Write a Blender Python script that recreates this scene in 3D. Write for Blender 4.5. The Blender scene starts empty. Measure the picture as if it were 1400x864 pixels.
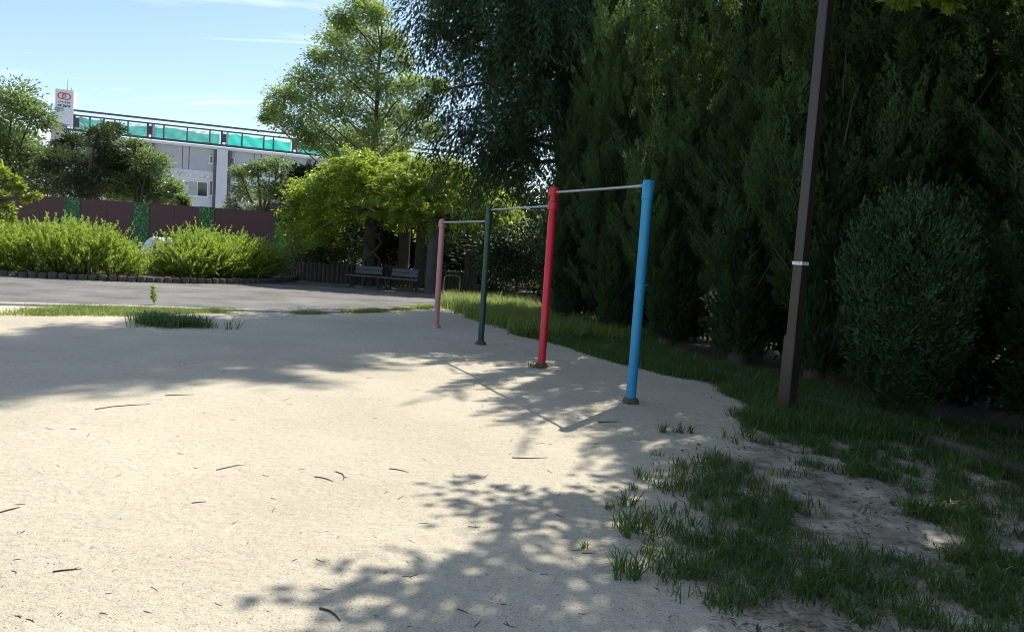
import bpy, math, random
import numpy as np
from mathutils import Vector, Matrix

SC = bpy.context.scene
COL = SC.collection
R = math.radians
PI = math.pi

# ------------------------------------------------------------------ camera
EYE = 1.5
PITCH, ROLL, FPX = R(4.6), R(3.9), 1030.0
_F = np.array([0, math.cos(PITCH), -math.sin(PITCH)])
_U0 = np.cross([1.0, 0, 0], _F)
_R = np.array([1.0, 0, 0]) * math.cos(ROLL) + _U0 * math.sin(ROLL)
_U = -np.array([1.0, 0, 0]) * math.sin(ROLL) + _U0 * math.cos(ROLL)
cam = bpy.data.cameras.new('camera')
cam.sensor_width = 36.0
cam.lens = FPX / 1400 * 36
cam.clip_start = 0.05
cam.clip_end = 3000
camo = bpy.data.objects.new('camera', cam)
COL.objects.link(camo)
m = Matrix.Identity(4)
for r in range(3):
    m[r][0], m[r][1], m[r][2] = _R[r], _U[r], -_F[r]
m[2][3] = EYE
camo.matrix_world = m
SC.camera = camo

# ------------------------------------------------------------------ light
SUN_EL, SUN_AZ = R(54), R(28)           # azimuth clockwise from +Y
w = bpy.data.worlds.new('World')
SC.world = w
w.use_nodes = True
nt = w.node_tree
bg = nt.nodes['Background']
sky = nt.nodes.new('ShaderNodeTexSky')
sky.sky_type = 'NISHITA'
sky.sun_disc = False
sky.sun_elevation = SUN_EL
sky.sun_rotation = SUN_AZ
sky.altitude = 50
sky.air_density = 1.0
sky.dust_density = 0.7
sky.ozone_density = 2.0
tc = nt.nodes.new('ShaderNodeTexCoord')
sx = nt.nodes.new('ShaderNodeSeparateXYZ')
nt.links.new(tc.outputs['Generated'], sx.inputs[0])
za = nt.nodes.new('ShaderNodeMath'); za.operation = 'ADD'; za.inputs[1].default_value = 0.12
nt.links.new(sx.outputs['Z'], za.inputs[0])
dx = nt.nodes.new('ShaderNodeMath'); dx.operation = 'DIVIDE'
dy = nt.nodes.new('ShaderNodeMath'); dy.operation = 'DIVIDE'
nt.links.new(sx.outputs['X'], dx.inputs[0]); nt.links.new(za.outputs[0], dx.inputs[1])
nt.links.new(sx.outputs['Y'], dy.inputs[0]); nt.links.new(za.outputs[0], dy.inputs[1])
cx = nt.nodes.new('ShaderNodeCombineXYZ')
nt.links.new(dx.outputs[0], cx.inputs[0]); nt.links.new(dy.outputs[0], cx.inputs[1])
mp = nt.nodes.new('ShaderNodeMapping')
mp.inputs['Rotation'].default_value = (0, 0, R(12))
mp.inputs['Location'].default_value = (3.1, 0.4, 0)
mp.inputs['Scale'].default_value = (0.55, 1.9, 1)
nt.links.new(cx.outputs[0], mp.inputs[0])
nz = nt.nodes.new('ShaderNodeTexNoise')
nz.inputs['Scale'].default_value = 1.1
nz.inputs['Detail'].default_value = 7
nz.inputs['Roughness'].default_value = 0.55
nz.inputs['Distortion'].default_value = 0.6
nt.links.new(mp.outputs[0], nz.inputs['Vector'])
cr = nt.nodes.new('ShaderNodeValToRGB')
cr.color_ramp.elements[0].position = 0.53; cr.color_ramp.elements[0].color = (0, 0, 0, 1)
cr.color_ramp.elements[1].position = 0.78; cr.color_ramp.elements[1].color = (1, 1, 1, 1)
nt.links.new(nz.outputs['Fac'], cr.inputs[0])
cm = nt.nodes.new('ShaderNodeMixRGB'); cm.blend_type = 'MIX'
cm.inputs[2].default_value = (9, 9.4, 10, 1)
nt.links.new(cr.outputs[0], cm.inputs[0]); nt.links.new(sky.outputs[0], cm.inputs[1])
nt.links.new(cm.outputs[0], bg.inputs[0])
bg.inputs[1].default_value = 0.122

sl = bpy.data.lights.new('sun', 'SUN')
sl.energy = 4.4
sl.angle = R(0.53)
sl.color = (1.0, 0.945, 0.85)
so = bpy.data.objects.new('sun', sl)
COL.objects.link(so)
sd = Vector((math.cos(SUN_EL) * math.sin(SUN_AZ), math.cos(SUN_EL) * math.cos(SUN_AZ), math.sin(SUN_EL)))
so.rotation_euler = sd.to_track_quat('Z', 'Y').to_euler()
so.location = (8, 15, 30)

SC.view_settings.view_transform = 'Standard'
SC.view_settings.look = 'None'
SC.view_settings.gamma = 1
SC.view_settings.exposure = 0.68
SC.render.engine = 'CYCLES'
SC.cycles.use_denoising = True
SC.cycles.filter_width = 1.0
SC.cycles.max_bounces = 6
SC.cycles.diffuse_bounces = 3
SC.cycles.transmission_bounces = 4
SC.cycles.transparent_max_bounces = 8


# ------------------------------------------------------------------ helpers
def ray(px, py):
    return _R * (px - 700) / FPX + _U * (432 - py) / FPX + _F


def g(px, py, z=0.0):
    d = ray(px, py)
    t = (z - EYE) / d[2]
    return np.array([0, 0, EYE]) + d * t


def at_depth(px, py, Y):
    d = ray(px, py)
    return np.array([0, 0, EYE]) + d * Y / d[1]


def tag(o, label=None, cat=None, group=None, kind=None):
    if label: o['label'] = label
    if cat: o['category'] = cat
    if group: o['group'] = group
    if kind: o['kind'] = kind
    return o


def empty(name, loc, label=None, cat=None, group=None, kind=None, rz=0.0):
    o = bpy.data.objects.new(name, None)
    o.empty_display_size = 0.2
    o.location = loc
    o.rotation_euler = (0, 0, rz)
    COL.objects.link(o)
    return tag(o, label, cat, group, kind)


def link(name, me, mat, parent=None, loc=None):
    if mat is not None and len(me.materials) == 0:
        me.materials.append(mat)
    o = bpy.data.objects.new(name, me)
    COL.objects.link(o)
    if parent: o.parent = parent
    if loc is not None: o.location = loc
    return o


def dup(root, loc=None, rz=None, scale=None):
    c = root.copy(); COL.objects.link(c)
    if loc is not None: c.location = loc
    if rz is not None: c.rotation_euler = (0, 0, rz)
    if scale is not None: c.scale = scale
    for ch in root.children:
        d = ch.copy(); COL.objects.link(d); d.parent = c
        for gr in ch.children:
            e = gr.copy(); COL.objects.link(e); e.parent = d
    return c


class MB:
    def __init__(s):
        s.v = []; s.f = []

    def add(s, vs, fs):
        n = len(s.v)
        s.v += [tuple(float(c) for c in p) for p in vs]
        s.f += [tuple(i + n for i in f) for f in fs]
        return s

    def box(s, c, size, rz=0.0, mat=None, ch=0.0):
        x, y, z = [q / 2 for q in size]
        if ch > 0:      # chamfered vertical and top edges
            k = ch
            ring = [(-x + k, -y), (x - k, -y), (x, -y + k), (x, y - k), (x - k, y), (-x + k, y), (-x, y - k), (-x, -y + k)]
            sc = [1 - k / x, 1 - k / y]
            vs = [(a, b, -z) for a, b in ring] + [(a, b, z - k) for a, b in ring] + [(a * sc[0], b * sc[1], z) for a, b in ring]
            fs = [tuple(range(7, -1, -1)), tuple(range(16, 24))]
            for L in (0, 8):
                fs += [(L + i, L + (i + 1) % 8, L + 8 + (i + 1) % 8, L + 8 + i) for i in range(8)]
        else:
            vs = [(a * x, b * y, d * z) for d in (-1, 1) for b in (-1, 1) for a in (-1, 1)]
            fs = [(0, 2, 3, 1), (4, 5, 7, 6), (0, 1, 5, 4), (2, 6, 7, 3), (0, 4, 6, 2), (1, 3, 7, 5)]
        M = (mat or Matrix.Identity(4)) @ Matrix.Translation(Vector(c)) @ Matrix.Rotation(rz, 4, 'Z')
        return s.add([M @ Vector(p) for p in vs], fs)

    def tube(s, pts, rad, n=8, cap=True):
        pts = [Vector(p) for p in pts]
        if not hasattr(rad, '__len__'): rad = [rad] * len(pts)
        rings = []
        ref = None
        for i, p in enumerate(pts):
            t = (pts[min(i + 1, len(pts) - 1)] - pts[max(i - 1, 0)])
            t = t.normalized() if t.length > 1e-9 else Vector((0, 0, 1))
            if ref is None:
                ref = Vector((1, 0, 0)) if abs(t.x) < 0.8 else Vector((0, 1, 0))
            a = (ref - t * ref.dot(t)).normalized(); ref = a
            b = t.cross(a)
            rings.append([p + (a * math.cos(2 * PI * k / n) + b * math.sin(2 * PI * k / n)) * rad[i] for k in range(n)])
        vs = [q for r_ in rings for q in r_]
        fs = []
        for i in range(len(pts) - 1):
            for k in range(n):
                fs.append((i * n + k, i * n + (k + 1) % n, (i + 1) * n + (k + 1) % n, (i + 1) * n + k))
        if cap:
            fs.append(tuple(range(n - 1, -1, -1)))
            L = (len(pts) - 1) * n
            fs.append(tuple(range(L, L + n)))
        return s.add(vs, fs)

    def lathe(s, prof, n=20, c=(0, 0, 0)):
        vs = [(c[0] + r_ * math.cos(2 * PI * k / n), c[1] + r_ * math.sin(2 * PI * k / n), c[2] + z) for r_, z in prof for k in range(n)]
        fs = []
        for i in range(len(prof) - 1):
            for k in range(n):
                fs.append((i * n + k, i * n + (k + 1) % n, (i + 1) * n + (k + 1) % n, (i + 1) * n + k))
        fs.append(tuple(range(n - 1, -1, -1)))
        L = (len(prof) - 1) * n
        fs.append(tuple(range(L, L + n)))
        return s.add(vs, fs)

    def mesh(s, name, smooth=False):
        me = bpy.data.meshes.new(name)
        me.from_pydata(s.v, [], s.f)
        if smooth:
            me.polygons.foreach_set('use_smooth', [True] * len(me.polygons))
            try:
                me.set_sharp_from_angle(angle=R(40))
            except Exception:
                pass
        me.update()
        return me

    def build(s, name, mat, parent=None, loc=None, smooth=False):
        return link(name, s.mesh(name, smooth), mat, parent, loc)


def np_mesh(name, V, k, tint=None):
    """V: (faces, k, 3) loose polygons"""
    n = V.shape[0]
    me = bpy.data.meshes.new(name)
    me.vertices.add(n * k)
    me.vertices.foreach_set('co', np.ascontiguousarray(V, dtype=np.float32).reshape(-1))
    me.loops.add(n * k)
    me.loops.foreach_set('vertex_index', np.arange(n * k, dtype=np.int32))
    me.polygons.add(n)
    me.polygons.foreach_set('loop_start', np.arange(0, n * k, k, dtype=np.int32))
    if tint is not None:
        at = me.attributes.new('tint', 'FLOAT', 'FACE')
        at.data.foreach_set('value', np.ascontiguousarray(tint, dtype=np.float32))
    me.update(calc_edges=True)
    return me


def nrm(a):
    return a / np.maximum(np.linalg.norm(a, axis=-1, keepdims=True), 1e-9)


def leaves(P, D, N, L, W, kind='tri'):
    """loose leaves at P along D, lying about normal N"""
    D = nrm(D)
    S = nrm(np.cross(D, N))
    L = np.asarray(L).reshape(-1, 1) * np.ones((len(P), 1)); W = np.asarray(W).reshape(-1, 1) * np.ones((len(P), 1))
    if kind == 'tri':
        return np.stack([P - S * W / 2, P + S * W / 2, P + D * L], 1)
    mid = P + D * L * 0.45
    return np.stack([P, mid + S * W / 2, P + D * L, mid - S * W / 2], 1)


# ------------------------------------------------------------------ materials
def newmat(name):
    mt = bpy.data.materials.new(name); mt.use_nodes = True
    t = mt.node_tree
    b = t.nodes['Principled BSDF']
    return mt, t, b


def N(t, typ, **kw):
    n = t.nodes.new(typ)
    for k, v in kw.items():
        if k in n.inputs: n.inputs[k].default_value = v
        else: setattr(n, k, v)
    return n


def ramp(t, stops):
    n = t.nodes.new('ShaderNodeValToRGB')
    e = n.color_ramp.elements
    while len(e) < len(stops): e.new(0.5)
    for el, (p, c) in zip(e, stops):
        el.position = p; el.color = (*c, 1)
    return n


def plain(name, col, rough=0.6, metal=0.0, var=0.25, scale=6.0, bump=0.0, bscale=60.0, stretch=(1, 1, 1), wear=None):
    """painted or raw surface: two-octave colour variation, optional relief and worn spots"""
    mt, t, b = newmat(name)
    c = N(t, 'ShaderNodeTexCoord')
    mpn = N(t, 'ShaderNodeMapping'); mpn.inputs['Scale'].default_value = stretch
    t.links.new(c.outputs['Object'], mpn.inputs[0])
    n1 = N(t, 'ShaderNodeTexNoise', Scale=scale, Detail=6.0, Roughness=0.65)
    t.links.new(mpn.outputs[0], n1.inputs['Vector'])
    lo = tuple(q * (1 - var) for q in col); hi = tuple(min(1, q * (1 + var)) for q in col)
    rp = ramp(t, [(0.3, lo), (0.7, hi)])
    t.links.new(n1.outputs['Fac'], rp.inputs[0])
    out = rp.outputs[0]
    if wear:
        n3 = N(t, 'ShaderNodeTexNoise', Scale=wear[1], Detail=8.0, Roughness=0.7)
        t.links.new(mpn.outputs[0], n3.inputs['Vector'])
        r3 = ramp(t, [(wear[2], (0, 0, 0)), (wear[2] + 0.05, (1, 1, 1))])
        t.links.new(n3.outputs['Fac'], r3.inputs[0])
        mx = N(t, 'ShaderNodeMixRGB'); mx.inputs[2].default_value = (*wear[0], 1)
        t.links.new(r3.outputs[0], mx.inputs[0]); t.links.new(out, mx.inputs[1])
        out = mx.outputs[0]
    t.links.new(out, b.inputs['Base Color'])
    b.inputs['Roughness'].default_value = rough
    b.inputs['Metallic'].default_value = metal
    if bump > 0:
        n2 = N(t, 'ShaderNodeTexNoise', Scale=bscale, Detail=5.0, Roughness=0.6)
        t.links.new(mpn.outputs[0], n2.inputs['Vector'])
        bp = N(t, 'ShaderNodeBump', Strength=bump, Distance=0.02)
        t.links.new(n2.outputs['Fac'], bp.inputs['Height'])
        t.links.new(bp.outputs[0], b.inputs['Normal'])
    return mt


def leafmat(name, lo, hi, trans, rough=0.45, tf=0.45, spec=0.4, dry=None):
    """leaf: tint per leaf from lo to hi, light passing through"""
    mt, t, b = newmat(name)
    a = N(t, 'ShaderNodeAttribute', attribute_name='tint')
    rp = ramp(t, [(0.0, lo), (1.0, hi)] if dry is None else [(0.0, lo), (0.86, hi), (0.93, dry)])
    t.links.new(a.outputs['Fac'], rp.inputs[0])
    t.links.new(rp.outputs[0], b.inputs['Base Color'])
    b.inputs['Roughness'].default_value = rough
    b.inputs['Specular IOR Level'].default_value = spec
    tr = N(t, 'ShaderNodeBsdfTranslucent')
    mul = N(t, 'ShaderNodeMixRGB'); mul.blend_type = 'MULTIPLY'; mul.inputs[0].default_value = 1.0
    r2 = ramp(t, [(0.0, tuple(q * 0.65 for q in trans)), (1.0, trans)])
    t.links.new(a.outputs['Fac'], r2.inputs[0])
    t.links.new(r2.outputs[0], tr.inputs[0])
    t.nodes.remove(mul)
    ms = N(t, 'ShaderNodeMixShader'); ms.inputs[0].default_value = tf
    t.links.new(b.outputs[0], ms.inputs[1]); t.links.new(tr.outputs[0], ms.inputs[2])
    t.links.new(ms.outputs[0], t.nodes['Material Output'].inputs[0])
    return mt


M = {}
M['bark'] = plain('bark', (0.075, 0.055, 0.04), 0.9, var=0.4, scale=5, bump=0.7, bscale=22, stretch=(3, 3, 0.6))
M['twig'] = plain('dry_twig', (0.06, 0.045, 0.035), 0.85, var=0.5, scale=30)
M['steel'] = plain('galvanised_steel', (0.42, 0.42, 0.42), 0.34, metal=0.9, var=0.2, scale=18, wear=((0.2, 0.1, 0.05), 30, 0.66))
M['pink'] = plain('pink_paint', (0.55, 0.24, 0.25), 0.42, var=0.13, scale=7, stretch=(1, 1, .4), bump=0.12, bscale=14, wear=((0.3, 0.12, 0.11), 22, 0.635))
M['green'] = plain('dark_green_paint', (0.012, 0.06, 0.04), 0.38, var=0.3, scale=7, bump=0.12, bscale=14, wear=((0.12, 0.12, 0.1), 30, 0.65))
M['red'] = plain('red_paint', (0.55, 0.012, 0.035), 0.36, var=0.15, scale=7, stretch=(1, 1, .4), bump=0.15, bscale=14, wear=((0.2, 0.02, 0.02), 24, 0.635))
M['blue'] = plain('blue_paint', (0.012, 0.235, 0.46), 0.40, var=0.15, scale=7, stretch=(1, 1, .4), bump=0.15, bscale=14, wear=((0.02, 0.1, 0.2), 26, 0.635))
M['mosscollar'] = plain('mossy_concrete', (0.10, 0.085, 0.055), 0.95, var=0.5, scale=25, bump=0.8, bscale=60)
M['lamp'] = plain('brown_lamp_paint', (0.036, 0.026, 0.023), 0.34, var=0.25, scale=9, bump=0.06, bscale=80, stretch=(1, 1, .3))
M['white'] = plain('white_plate', (0.8, 0.8, 0.78), 0.5, var=0.05)
M['black'] = plain('black_print', (0.02, 0.02, 0.02), 0.6)
M['concrete'] = plain('weathered_concrete', (0.30, 0.29, 0.265), 0.9, var=0.3, scale=3, bump=0.5, bscale=50, wear=((0.12, 0.11, 0.08), 5, 0.6))
M['column'] = plain('dark_weathered_concrete', (0.075, 0.070, 0.062), 0.9, var=0.35, scale=3, bump=0.5, bscale=40, wear=((0.05, 0.05, 0.04), 5, 0.58))
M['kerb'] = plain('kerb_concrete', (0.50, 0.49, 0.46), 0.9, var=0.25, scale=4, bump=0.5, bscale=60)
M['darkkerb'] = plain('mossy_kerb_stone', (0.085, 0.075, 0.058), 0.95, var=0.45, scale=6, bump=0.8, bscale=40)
M['log'] = plain('weathered_log', (0.085, 0.072, 0.06), 0.9, var=0.4, scale=4, bump=0.6, bscale=25, stretch=(3, 3, .5))
M['ringstone'] = plain('planter_stone', (0.095, 0.085, 0.07), 0.95, var=0.4, scale=9, bump=0.8, bscale=30)
M['bench'] = plain('bench_wood', (0.16, 0.10, 0.06), 0.5, var=0.35, scale=6, stretch=(.5, 6, 6), bump=0.3)
M['benchback'] = plain('grey_bench_back', (0.09, 0.10, 0.12), 0.3, var=0.15, scale=6)
M['iron'] = plain('dark_iron', (0.03, 0.03, 0.032), 0.5, metal=0.6, var=0.2)
M['pipe'] = plain('rail_pipe', (0.35, 0.28, 0.2), 0.4, metal=0.5, var=0.3, scale=15)
M['maroon'] = plain('maroon_hoarding', (0.072, 0.022, 0.022), 0.55, var=0.12, scale=1.5, bump=0.08, bscale=8)
M['bwall'] = plain('grey_building_render', (0.39, 0.42, 0.47), 0.85, var=0.10, scale=0.35, bump=0.1, bscale=3)
M['bwhite'] = plain('pale_building_render', (0.56, 0.60, 0.66), 0.8, var=0.07, scale=0.5)
M['bdark'] = plain('dark_joint', (0.10, 0.095, 0.10), 0.8, var=0.2, scale=1)
M['rail'] = plain('dark_roof_rail', (0.07, 0.075, 0.09), 0.5, metal=0.3, var=0.15, scale=1)
M['slat'] = plain('grey_louvre_slat', (0.35, 0.38, 0.40), 0.5, var=0.1, scale=1)
M['frame'] = plain('white_window_frame', (0.72, 0.73, 0.74), 0.45, var=0.05)
M['signface'] = plain('pale_sign_face', (0.62, 0.66, 0.74), 0.5, var=0.04)
M['signred'] = plain('red_print', (0.55, 0.02, 0.03), 0.5, var=0.05)
M['signnavy'] = plain('navy_print', (0.02, 0.025, 0.07), 0.5, var=0.05)
M['signblue'] = plain('blue_plate', (0.06, 0.24, 0.55), 0.5, var=0.05)
M['water'] = plain('white_water', (0.75, 0.78, 0.8), 0.25, var=0.1)

mt, t, b = newmat('window_glass')
b.inputs['Base Color'].default_value = (0.03, 0.045, 0.05, 1); b.inputs['Roughness'].default_value = 0.06
b.inputs['Specular IOR Level'].default_value = 0.8
M['glass'] = mt
mt, t, b = newmat('teal_net')
c = N(t, 'ShaderNodeTexCoord')
n1 = N(t, 'ShaderNodeTexNoise', Scale=0.8, Detail=4.0)
t.links.new(c.outputs['Object'], n1.inputs['Vector'])
rp = ramp(t, [(0.3, (0.03, 0.47, 0.37)), (0.7, (0.08, 0.62, 0.50))]); t.links.new(n1.outputs['Fac'], rp.inputs[0])
t.links.new(rp.outputs[0], b.inputs['Base Color']); b.inputs['Roughness'].default_value = 0.7
tr = N(t, 'ShaderNodeBsdfTranslucent'); t.links.new(rp.outputs[0], tr.inputs[0])
ms = N(t, 'ShaderNodeMixShader'); ms.inputs[0].default_value = 0.5
t.links.new(b.outputs[0], ms.inputs[1]); t.links.new(tr.outputs[0], ms.inputs[2])
t.links.new(ms.outputs[0], t.nodes['Material Output'].inputs[0])
M['net'] = mt

# printed leaf pattern on the green hoarding panels
mt, t, b = newmat('leaf_print_panel')
c = N(t, 'ShaderNodeTexCoord')
vo = N(t, 'ShaderNodeTexVoronoi', Scale=9.0); t.links.new(c.outputs['Object'], vo.inputs['Vector'])
n1 = N(t, 'ShaderNodeTexNoise', Scale=6.0, Detail=5.0); t.links.new(c.outputs['Object'], n1.inputs['Vector'])
ad = N(t, 'ShaderNodeMath', operation='ADD'); t.links.new(vo.outputs['Distance'], ad.inputs[0]); t.links.new(n1.outputs['Fac'], ad.inputs[1])
rp = ramp(t, [(0.45, (0.17, 0.40, 0.10)), (0.75, (0.06, 0.23, 0.05)), (1.05, (0.012, 0.07, 0.016))])
t.links.new(ad.outputs[0], rp.inputs[0]); t.links.new(rp.outputs[0], b.inputs['Base Color']); b.inputs['Roughness'].default_value = 0.6
M['leafprint'] = mt

# leaves
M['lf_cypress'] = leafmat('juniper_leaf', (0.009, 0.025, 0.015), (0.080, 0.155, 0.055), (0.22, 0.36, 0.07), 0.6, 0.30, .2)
M['lf_round'] = leafmat('thuja_leaf', (0.014, 0.038, 0.015), (0.046, 0.108, 0.030), (0.06, 0.14, 0.03), 0.55, 0.2)
M['lf_cedar'] = leafmat('cedar_leaf', (0.016, 0.036, 0.022), (0.050, 0.105, 0.045), (0.12, 0.20, 0.04), 0.6, 0.25, .15)
M['lf_tall'] = leafmat('zelkova_leaf', (0.06, 0.11, 0.03), (0.19, 0.27, 0.08), (0.46, 0.62, 0.13), 0.40, 0.45, .5)
M['lf_far'] = leafmat('broad_leaf', (0.06, 0.10, 0.045), (0.17, 0.245, 0.10), (0.36, 0.50, 0.14), 0.38, 0.4, 0.6)
M['lf_dark'] = leafmat('dark_broad_leaf', (0.022, 0.040, 0.020), (0.07, 0.105, 0.042), (0.13, 0.19, 0.05), 0.42, 0.3)
M['lf_shade'] = leafmat('shaded_shrub_leaf', (0.012, 0.026, 0.013), (0.036, 0.062, 0.024), (0.05, 0.09, 0.02), 0.5, 0.2, .25)  # darker leaf green, with the deep shade behind bars and pergola put into it
M['lf_wist'] = leafmat('wisteria_leaf', (0.055, 0.115, 0.016), (0.19, 0.27, 0.03), (0.60, 0.74, 0.07), 0.38, 0.5, 0.5)
M['lf_bush'] = leafmat('bush_leaf', (0.055, 0.12, 0.018), (0.17, 0.26, 0.04), (0.54, 0.70, 0.09), 0.42, 0.5, 0.5)
M['lf_near'] = leafmat('cherry_leaf', (0.08, 0.15, 0.02), (0.17, 0.26, 0.035), (0.62, 0.72, 0.08), 0.4, 0.5)
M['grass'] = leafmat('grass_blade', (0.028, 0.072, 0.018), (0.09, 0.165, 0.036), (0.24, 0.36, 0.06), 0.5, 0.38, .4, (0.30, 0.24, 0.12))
M['grass_lit'] = leafmat('sunlit_grass_blade', (0.05, 0.10, 0.02), (0.16, 0.23, 0.06), (0.56, 0.68, 0.14), 0.5, 0.42, .4, (0.36, 0.31, 0.16))  # paler than the other grass: sunlight is put into the blade colour
M['litter'] = leafmat('dead_leaf', (0.07, 0.045, 0.03), (0.28, 0.20, 0.13), (0.20, 0.12, 0.05), 0.7, 0.15)

# ------------------------------------------------------------------ ground materials
def ground_mat(name, base, dark, speck, big=0.5, grain=260.0, bump=0.5, speck_amt=0.63, extra=None):
    mt, t, b = newmat(name)
    c = N(t, 'ShaderNodeTexCoord')
    a1 = N(t, 'ShaderNodeTexNoise', Scale=big, Detail=8.0, Roughness=0.62)
    a2 = N(t, 'ShaderNodeTexNoise', Scale=grain, Detail=3.0, Roughness=0.7)
    a3 = N(t, 'ShaderNodeTexVoronoi', Scale=grain * 0.75)
    a4 = N(t, 'ShaderNodeTexNoise', Scale=22.0, Detail=6.0, Roughness=0.6)
    for q in (a1, a2, a3, a4): t.links.new(c.outputs['Object'], q.inputs['Vector'])
    r1 = ramp(t, [(0.33, dark), (0.62, base)]); t.links.new(a1.outputs['Fac'], r1.inputs[0])
    r2 = ramp(t, [(0.30, (0.52, 0.51, 0.50)), (0.5, (1, 1, 1)), (0.72, (1.22, 1.21, 1.19))]); t.links.new(a2.outputs['Fac'], r2.inputs[0])
    mu = N(t, 'ShaderNodeMixRGB', blend_type='MULTIPLY'); mu.inputs[0].default_value = 1
    t.links.new(r1.outputs[0], mu.inputs[1]); t.links.new(r2.outputs[0], mu.inputs[2])
    r4 = ramp(t, [(0.3, (0.86, 0.85, 0.84)), (0.7, (1.08, 1.08, 1.07))]); t.links.new(a4.outputs['Fac'], r4.inputs[0])
    mu2 = N(t, 'ShaderNodeMixRGB', blend_type='MULTIPLY'); mu2.inputs[0].default_value = 1
    t.links.new(mu.outputs[0], mu2.inputs[1]); t.links.new(r4.outputs[0], mu2.inputs[2])
    # sparse dark grains
    sp = N(t, 'ShaderNodeSeparateColor'); t.links.new(a3.outputs['Color'], sp.inputs[0])
    gt = N(t, 'ShaderNodeMath', operation='GREATER_THAN'); gt.inputs[1].default_value = speck_amt + 0.25
    t.links.new(sp.outputs[0], gt.inputs[0])
    ls = N(t, 'ShaderNodeMath', operation='LESS_THAN'); ls.inputs[1].default_value = 0.30
    t.links.new(a3.outputs['Distance'], ls.inputs[0])
    an = N(t, 'ShaderNodeMath', operation='MULTIPLY'); t.links.new(gt.outputs[0], an.inputs[0]); t.links.new(ls.outputs[0], an.inputs[1])
    mx = N(t, 'ShaderNodeMixRGB'); mx.inputs[2].default_value = (*speck, 1)
    t.links.new(an.outputs[0], mx.inputs[0]); t.links.new(mu2.outputs[0], mx.inputs[1])
    t.links.new(mx.outputs[0], b.inputs['Base Color'])
    b.inputs['Roughness'].default_value = 0.95
    b.inputs['Specular IOR Level'].default_value = 0.2
    s1 = N(t, 'ShaderNodeMath', operation='MULTIPLY_ADD'); s1.inputs[1].default_value = 3.0
    t.links.new(a4.outputs['Fac'], s1.inputs[0]); t.links.new(a2.outputs['Fac'], s1.inputs[2])
    a5 = N(t, 'ShaderNodeTexNoise', Scale=5.5, Detail=4.0, Roughness=0.55); t.links.new(c.outputs['Object'], a5.inputs['Vector'])
    bq = N(t, 'ShaderNodeBump', Strength=0.55, Distance=0.035); t.links.new(a5.outputs['Fac'], bq.inputs['Height'])
    bp = N(t, 'ShaderNodeBump', Strength=bump, Distance=0.006); t.links.new(bq.outputs[0], bp.inputs['Normal'])
    t.links.new(s1.outputs[0], bp.inputs['Height']); t.links.new(bp.outputs[0], b.inputs['Normal'])
    return mt


M['sand'] = ground_mat('playground_sand', (0.525, 0.476, 0.370), (0.435, 0.392, 0.300), (0.13, 0.11, 0.09), grain=120.0, bump=0.6)
M['asphalt'] = ground_mat('worn_asphalt', (0.222, 0.212, 0.198), (0.118, 0.113, 0.107), (0.40, 0.38, 0.35), big=0.7, grain=120.0)
M['soil'] = ground_mat('bare_soil', (0.115, 0.088, 0.065), (0.06, 0.045, 0.032), (0.20, 0.17, 0.13), big=1.2, grain=90.0, bump=0.8)


def sheet(name, pts, z, mat):
    me = bpy.data.meshes.new(name)
    me.from_pydata([(p[0], p[1], z) for p in pts], [], [tuple(range(len(pts)))])
    o = link(name, me, mat); o['kind'] = 'structure'
    if me.polygons[0].normal.z < 0: me.flip_normals()
    return o


def catmull(pts, n=8):
    P = [np.array(p[:2], float) for p in pts]
    P = [2 * P[0] - P[1]] + P + [2 * P[-1] - P[-2]]
    out = []
    for i in range(1, len(P) - 2):
        for k in range(n):
            u = k / n
            a, b_, c_, d = P[i - 1], P[i], P[i + 1], P[i + 2]
            out.append(0.5 * ((2 * b_) + (c_ - a) * u + (2 * a - 5 * b_ + 4 * c_ - d) * u * u + (3 * b_ - a - 3 * c_ + d) * u ** 3))
    out.append(P[-2])
    return out


# plaza edge (pale kerb line between sand and asphalt)
PK = [(-20, 9.5), (-13, 11.3)] + [tuple(g(*p)[:2]) for p in [(0, 417), (150, 420.5), (300, 424.5), (380, 427), (450, 427.5), (520, 424.5), (590, 419.5)]]
PKC = catmull(PK, 8)
end = PKC[-1]
sheet('plaza_path', [tuple(p) for p in PKC] + [(0.5, 24), (2, 33), (-6, 39.4), (-40, 39.4), (-60, 30), (-45, 8)], 0.004, M['asphalt'])
kb = empty('plaza_kerb', (0, 0, 0), 'low pale concrete kerb strip curving between the sand and the grey path', 'kerb')
def strip_blocks(curve, L, wd, hgt, name, mat, parent, gap=0.008, jit=0.004, rng=random.Random(3), z0=0.0):
    C = np.array(curve); seg = np.linalg.norm(np.diff(C, axis=0), axis=1); cum = np.concatenate([[0], np.cumsum(seg)])
    tot = cum[-1]; n = int(tot / L)
    def pt(s_):
        return np.array([np.interp(s_, cum, C[:, 0]), np.interp(s_, cum, C[:, 1])])
    me = None
    for i in range(n):
        a, b_ = pt(i * L), pt((i + 1) * L)
        mid = (a + b_) / 2; ang = math.atan2(b_[1] - a[1], b_[0] - a[0]); ln = np.linalg.norm(b_ - a)
        if me is None:
            me = MB().box((0, 0, hgt / 2), (L - gap, wd, hgt), ch=min(0.012, hgt * .2)).mesh(name)
        o = link(name, me, mat, parent, (mid[0], mid[1], z0 + rng.uniform(-jit, jit)))
        o.rotation_euler = (rng.uniform(-.01, .01), rng.uniform(-.008, .008), ang)
strip_blocks(PKC, 0.6, 0.14, 0.045, 'kerb_stone', M['kerb'], kb)

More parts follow.
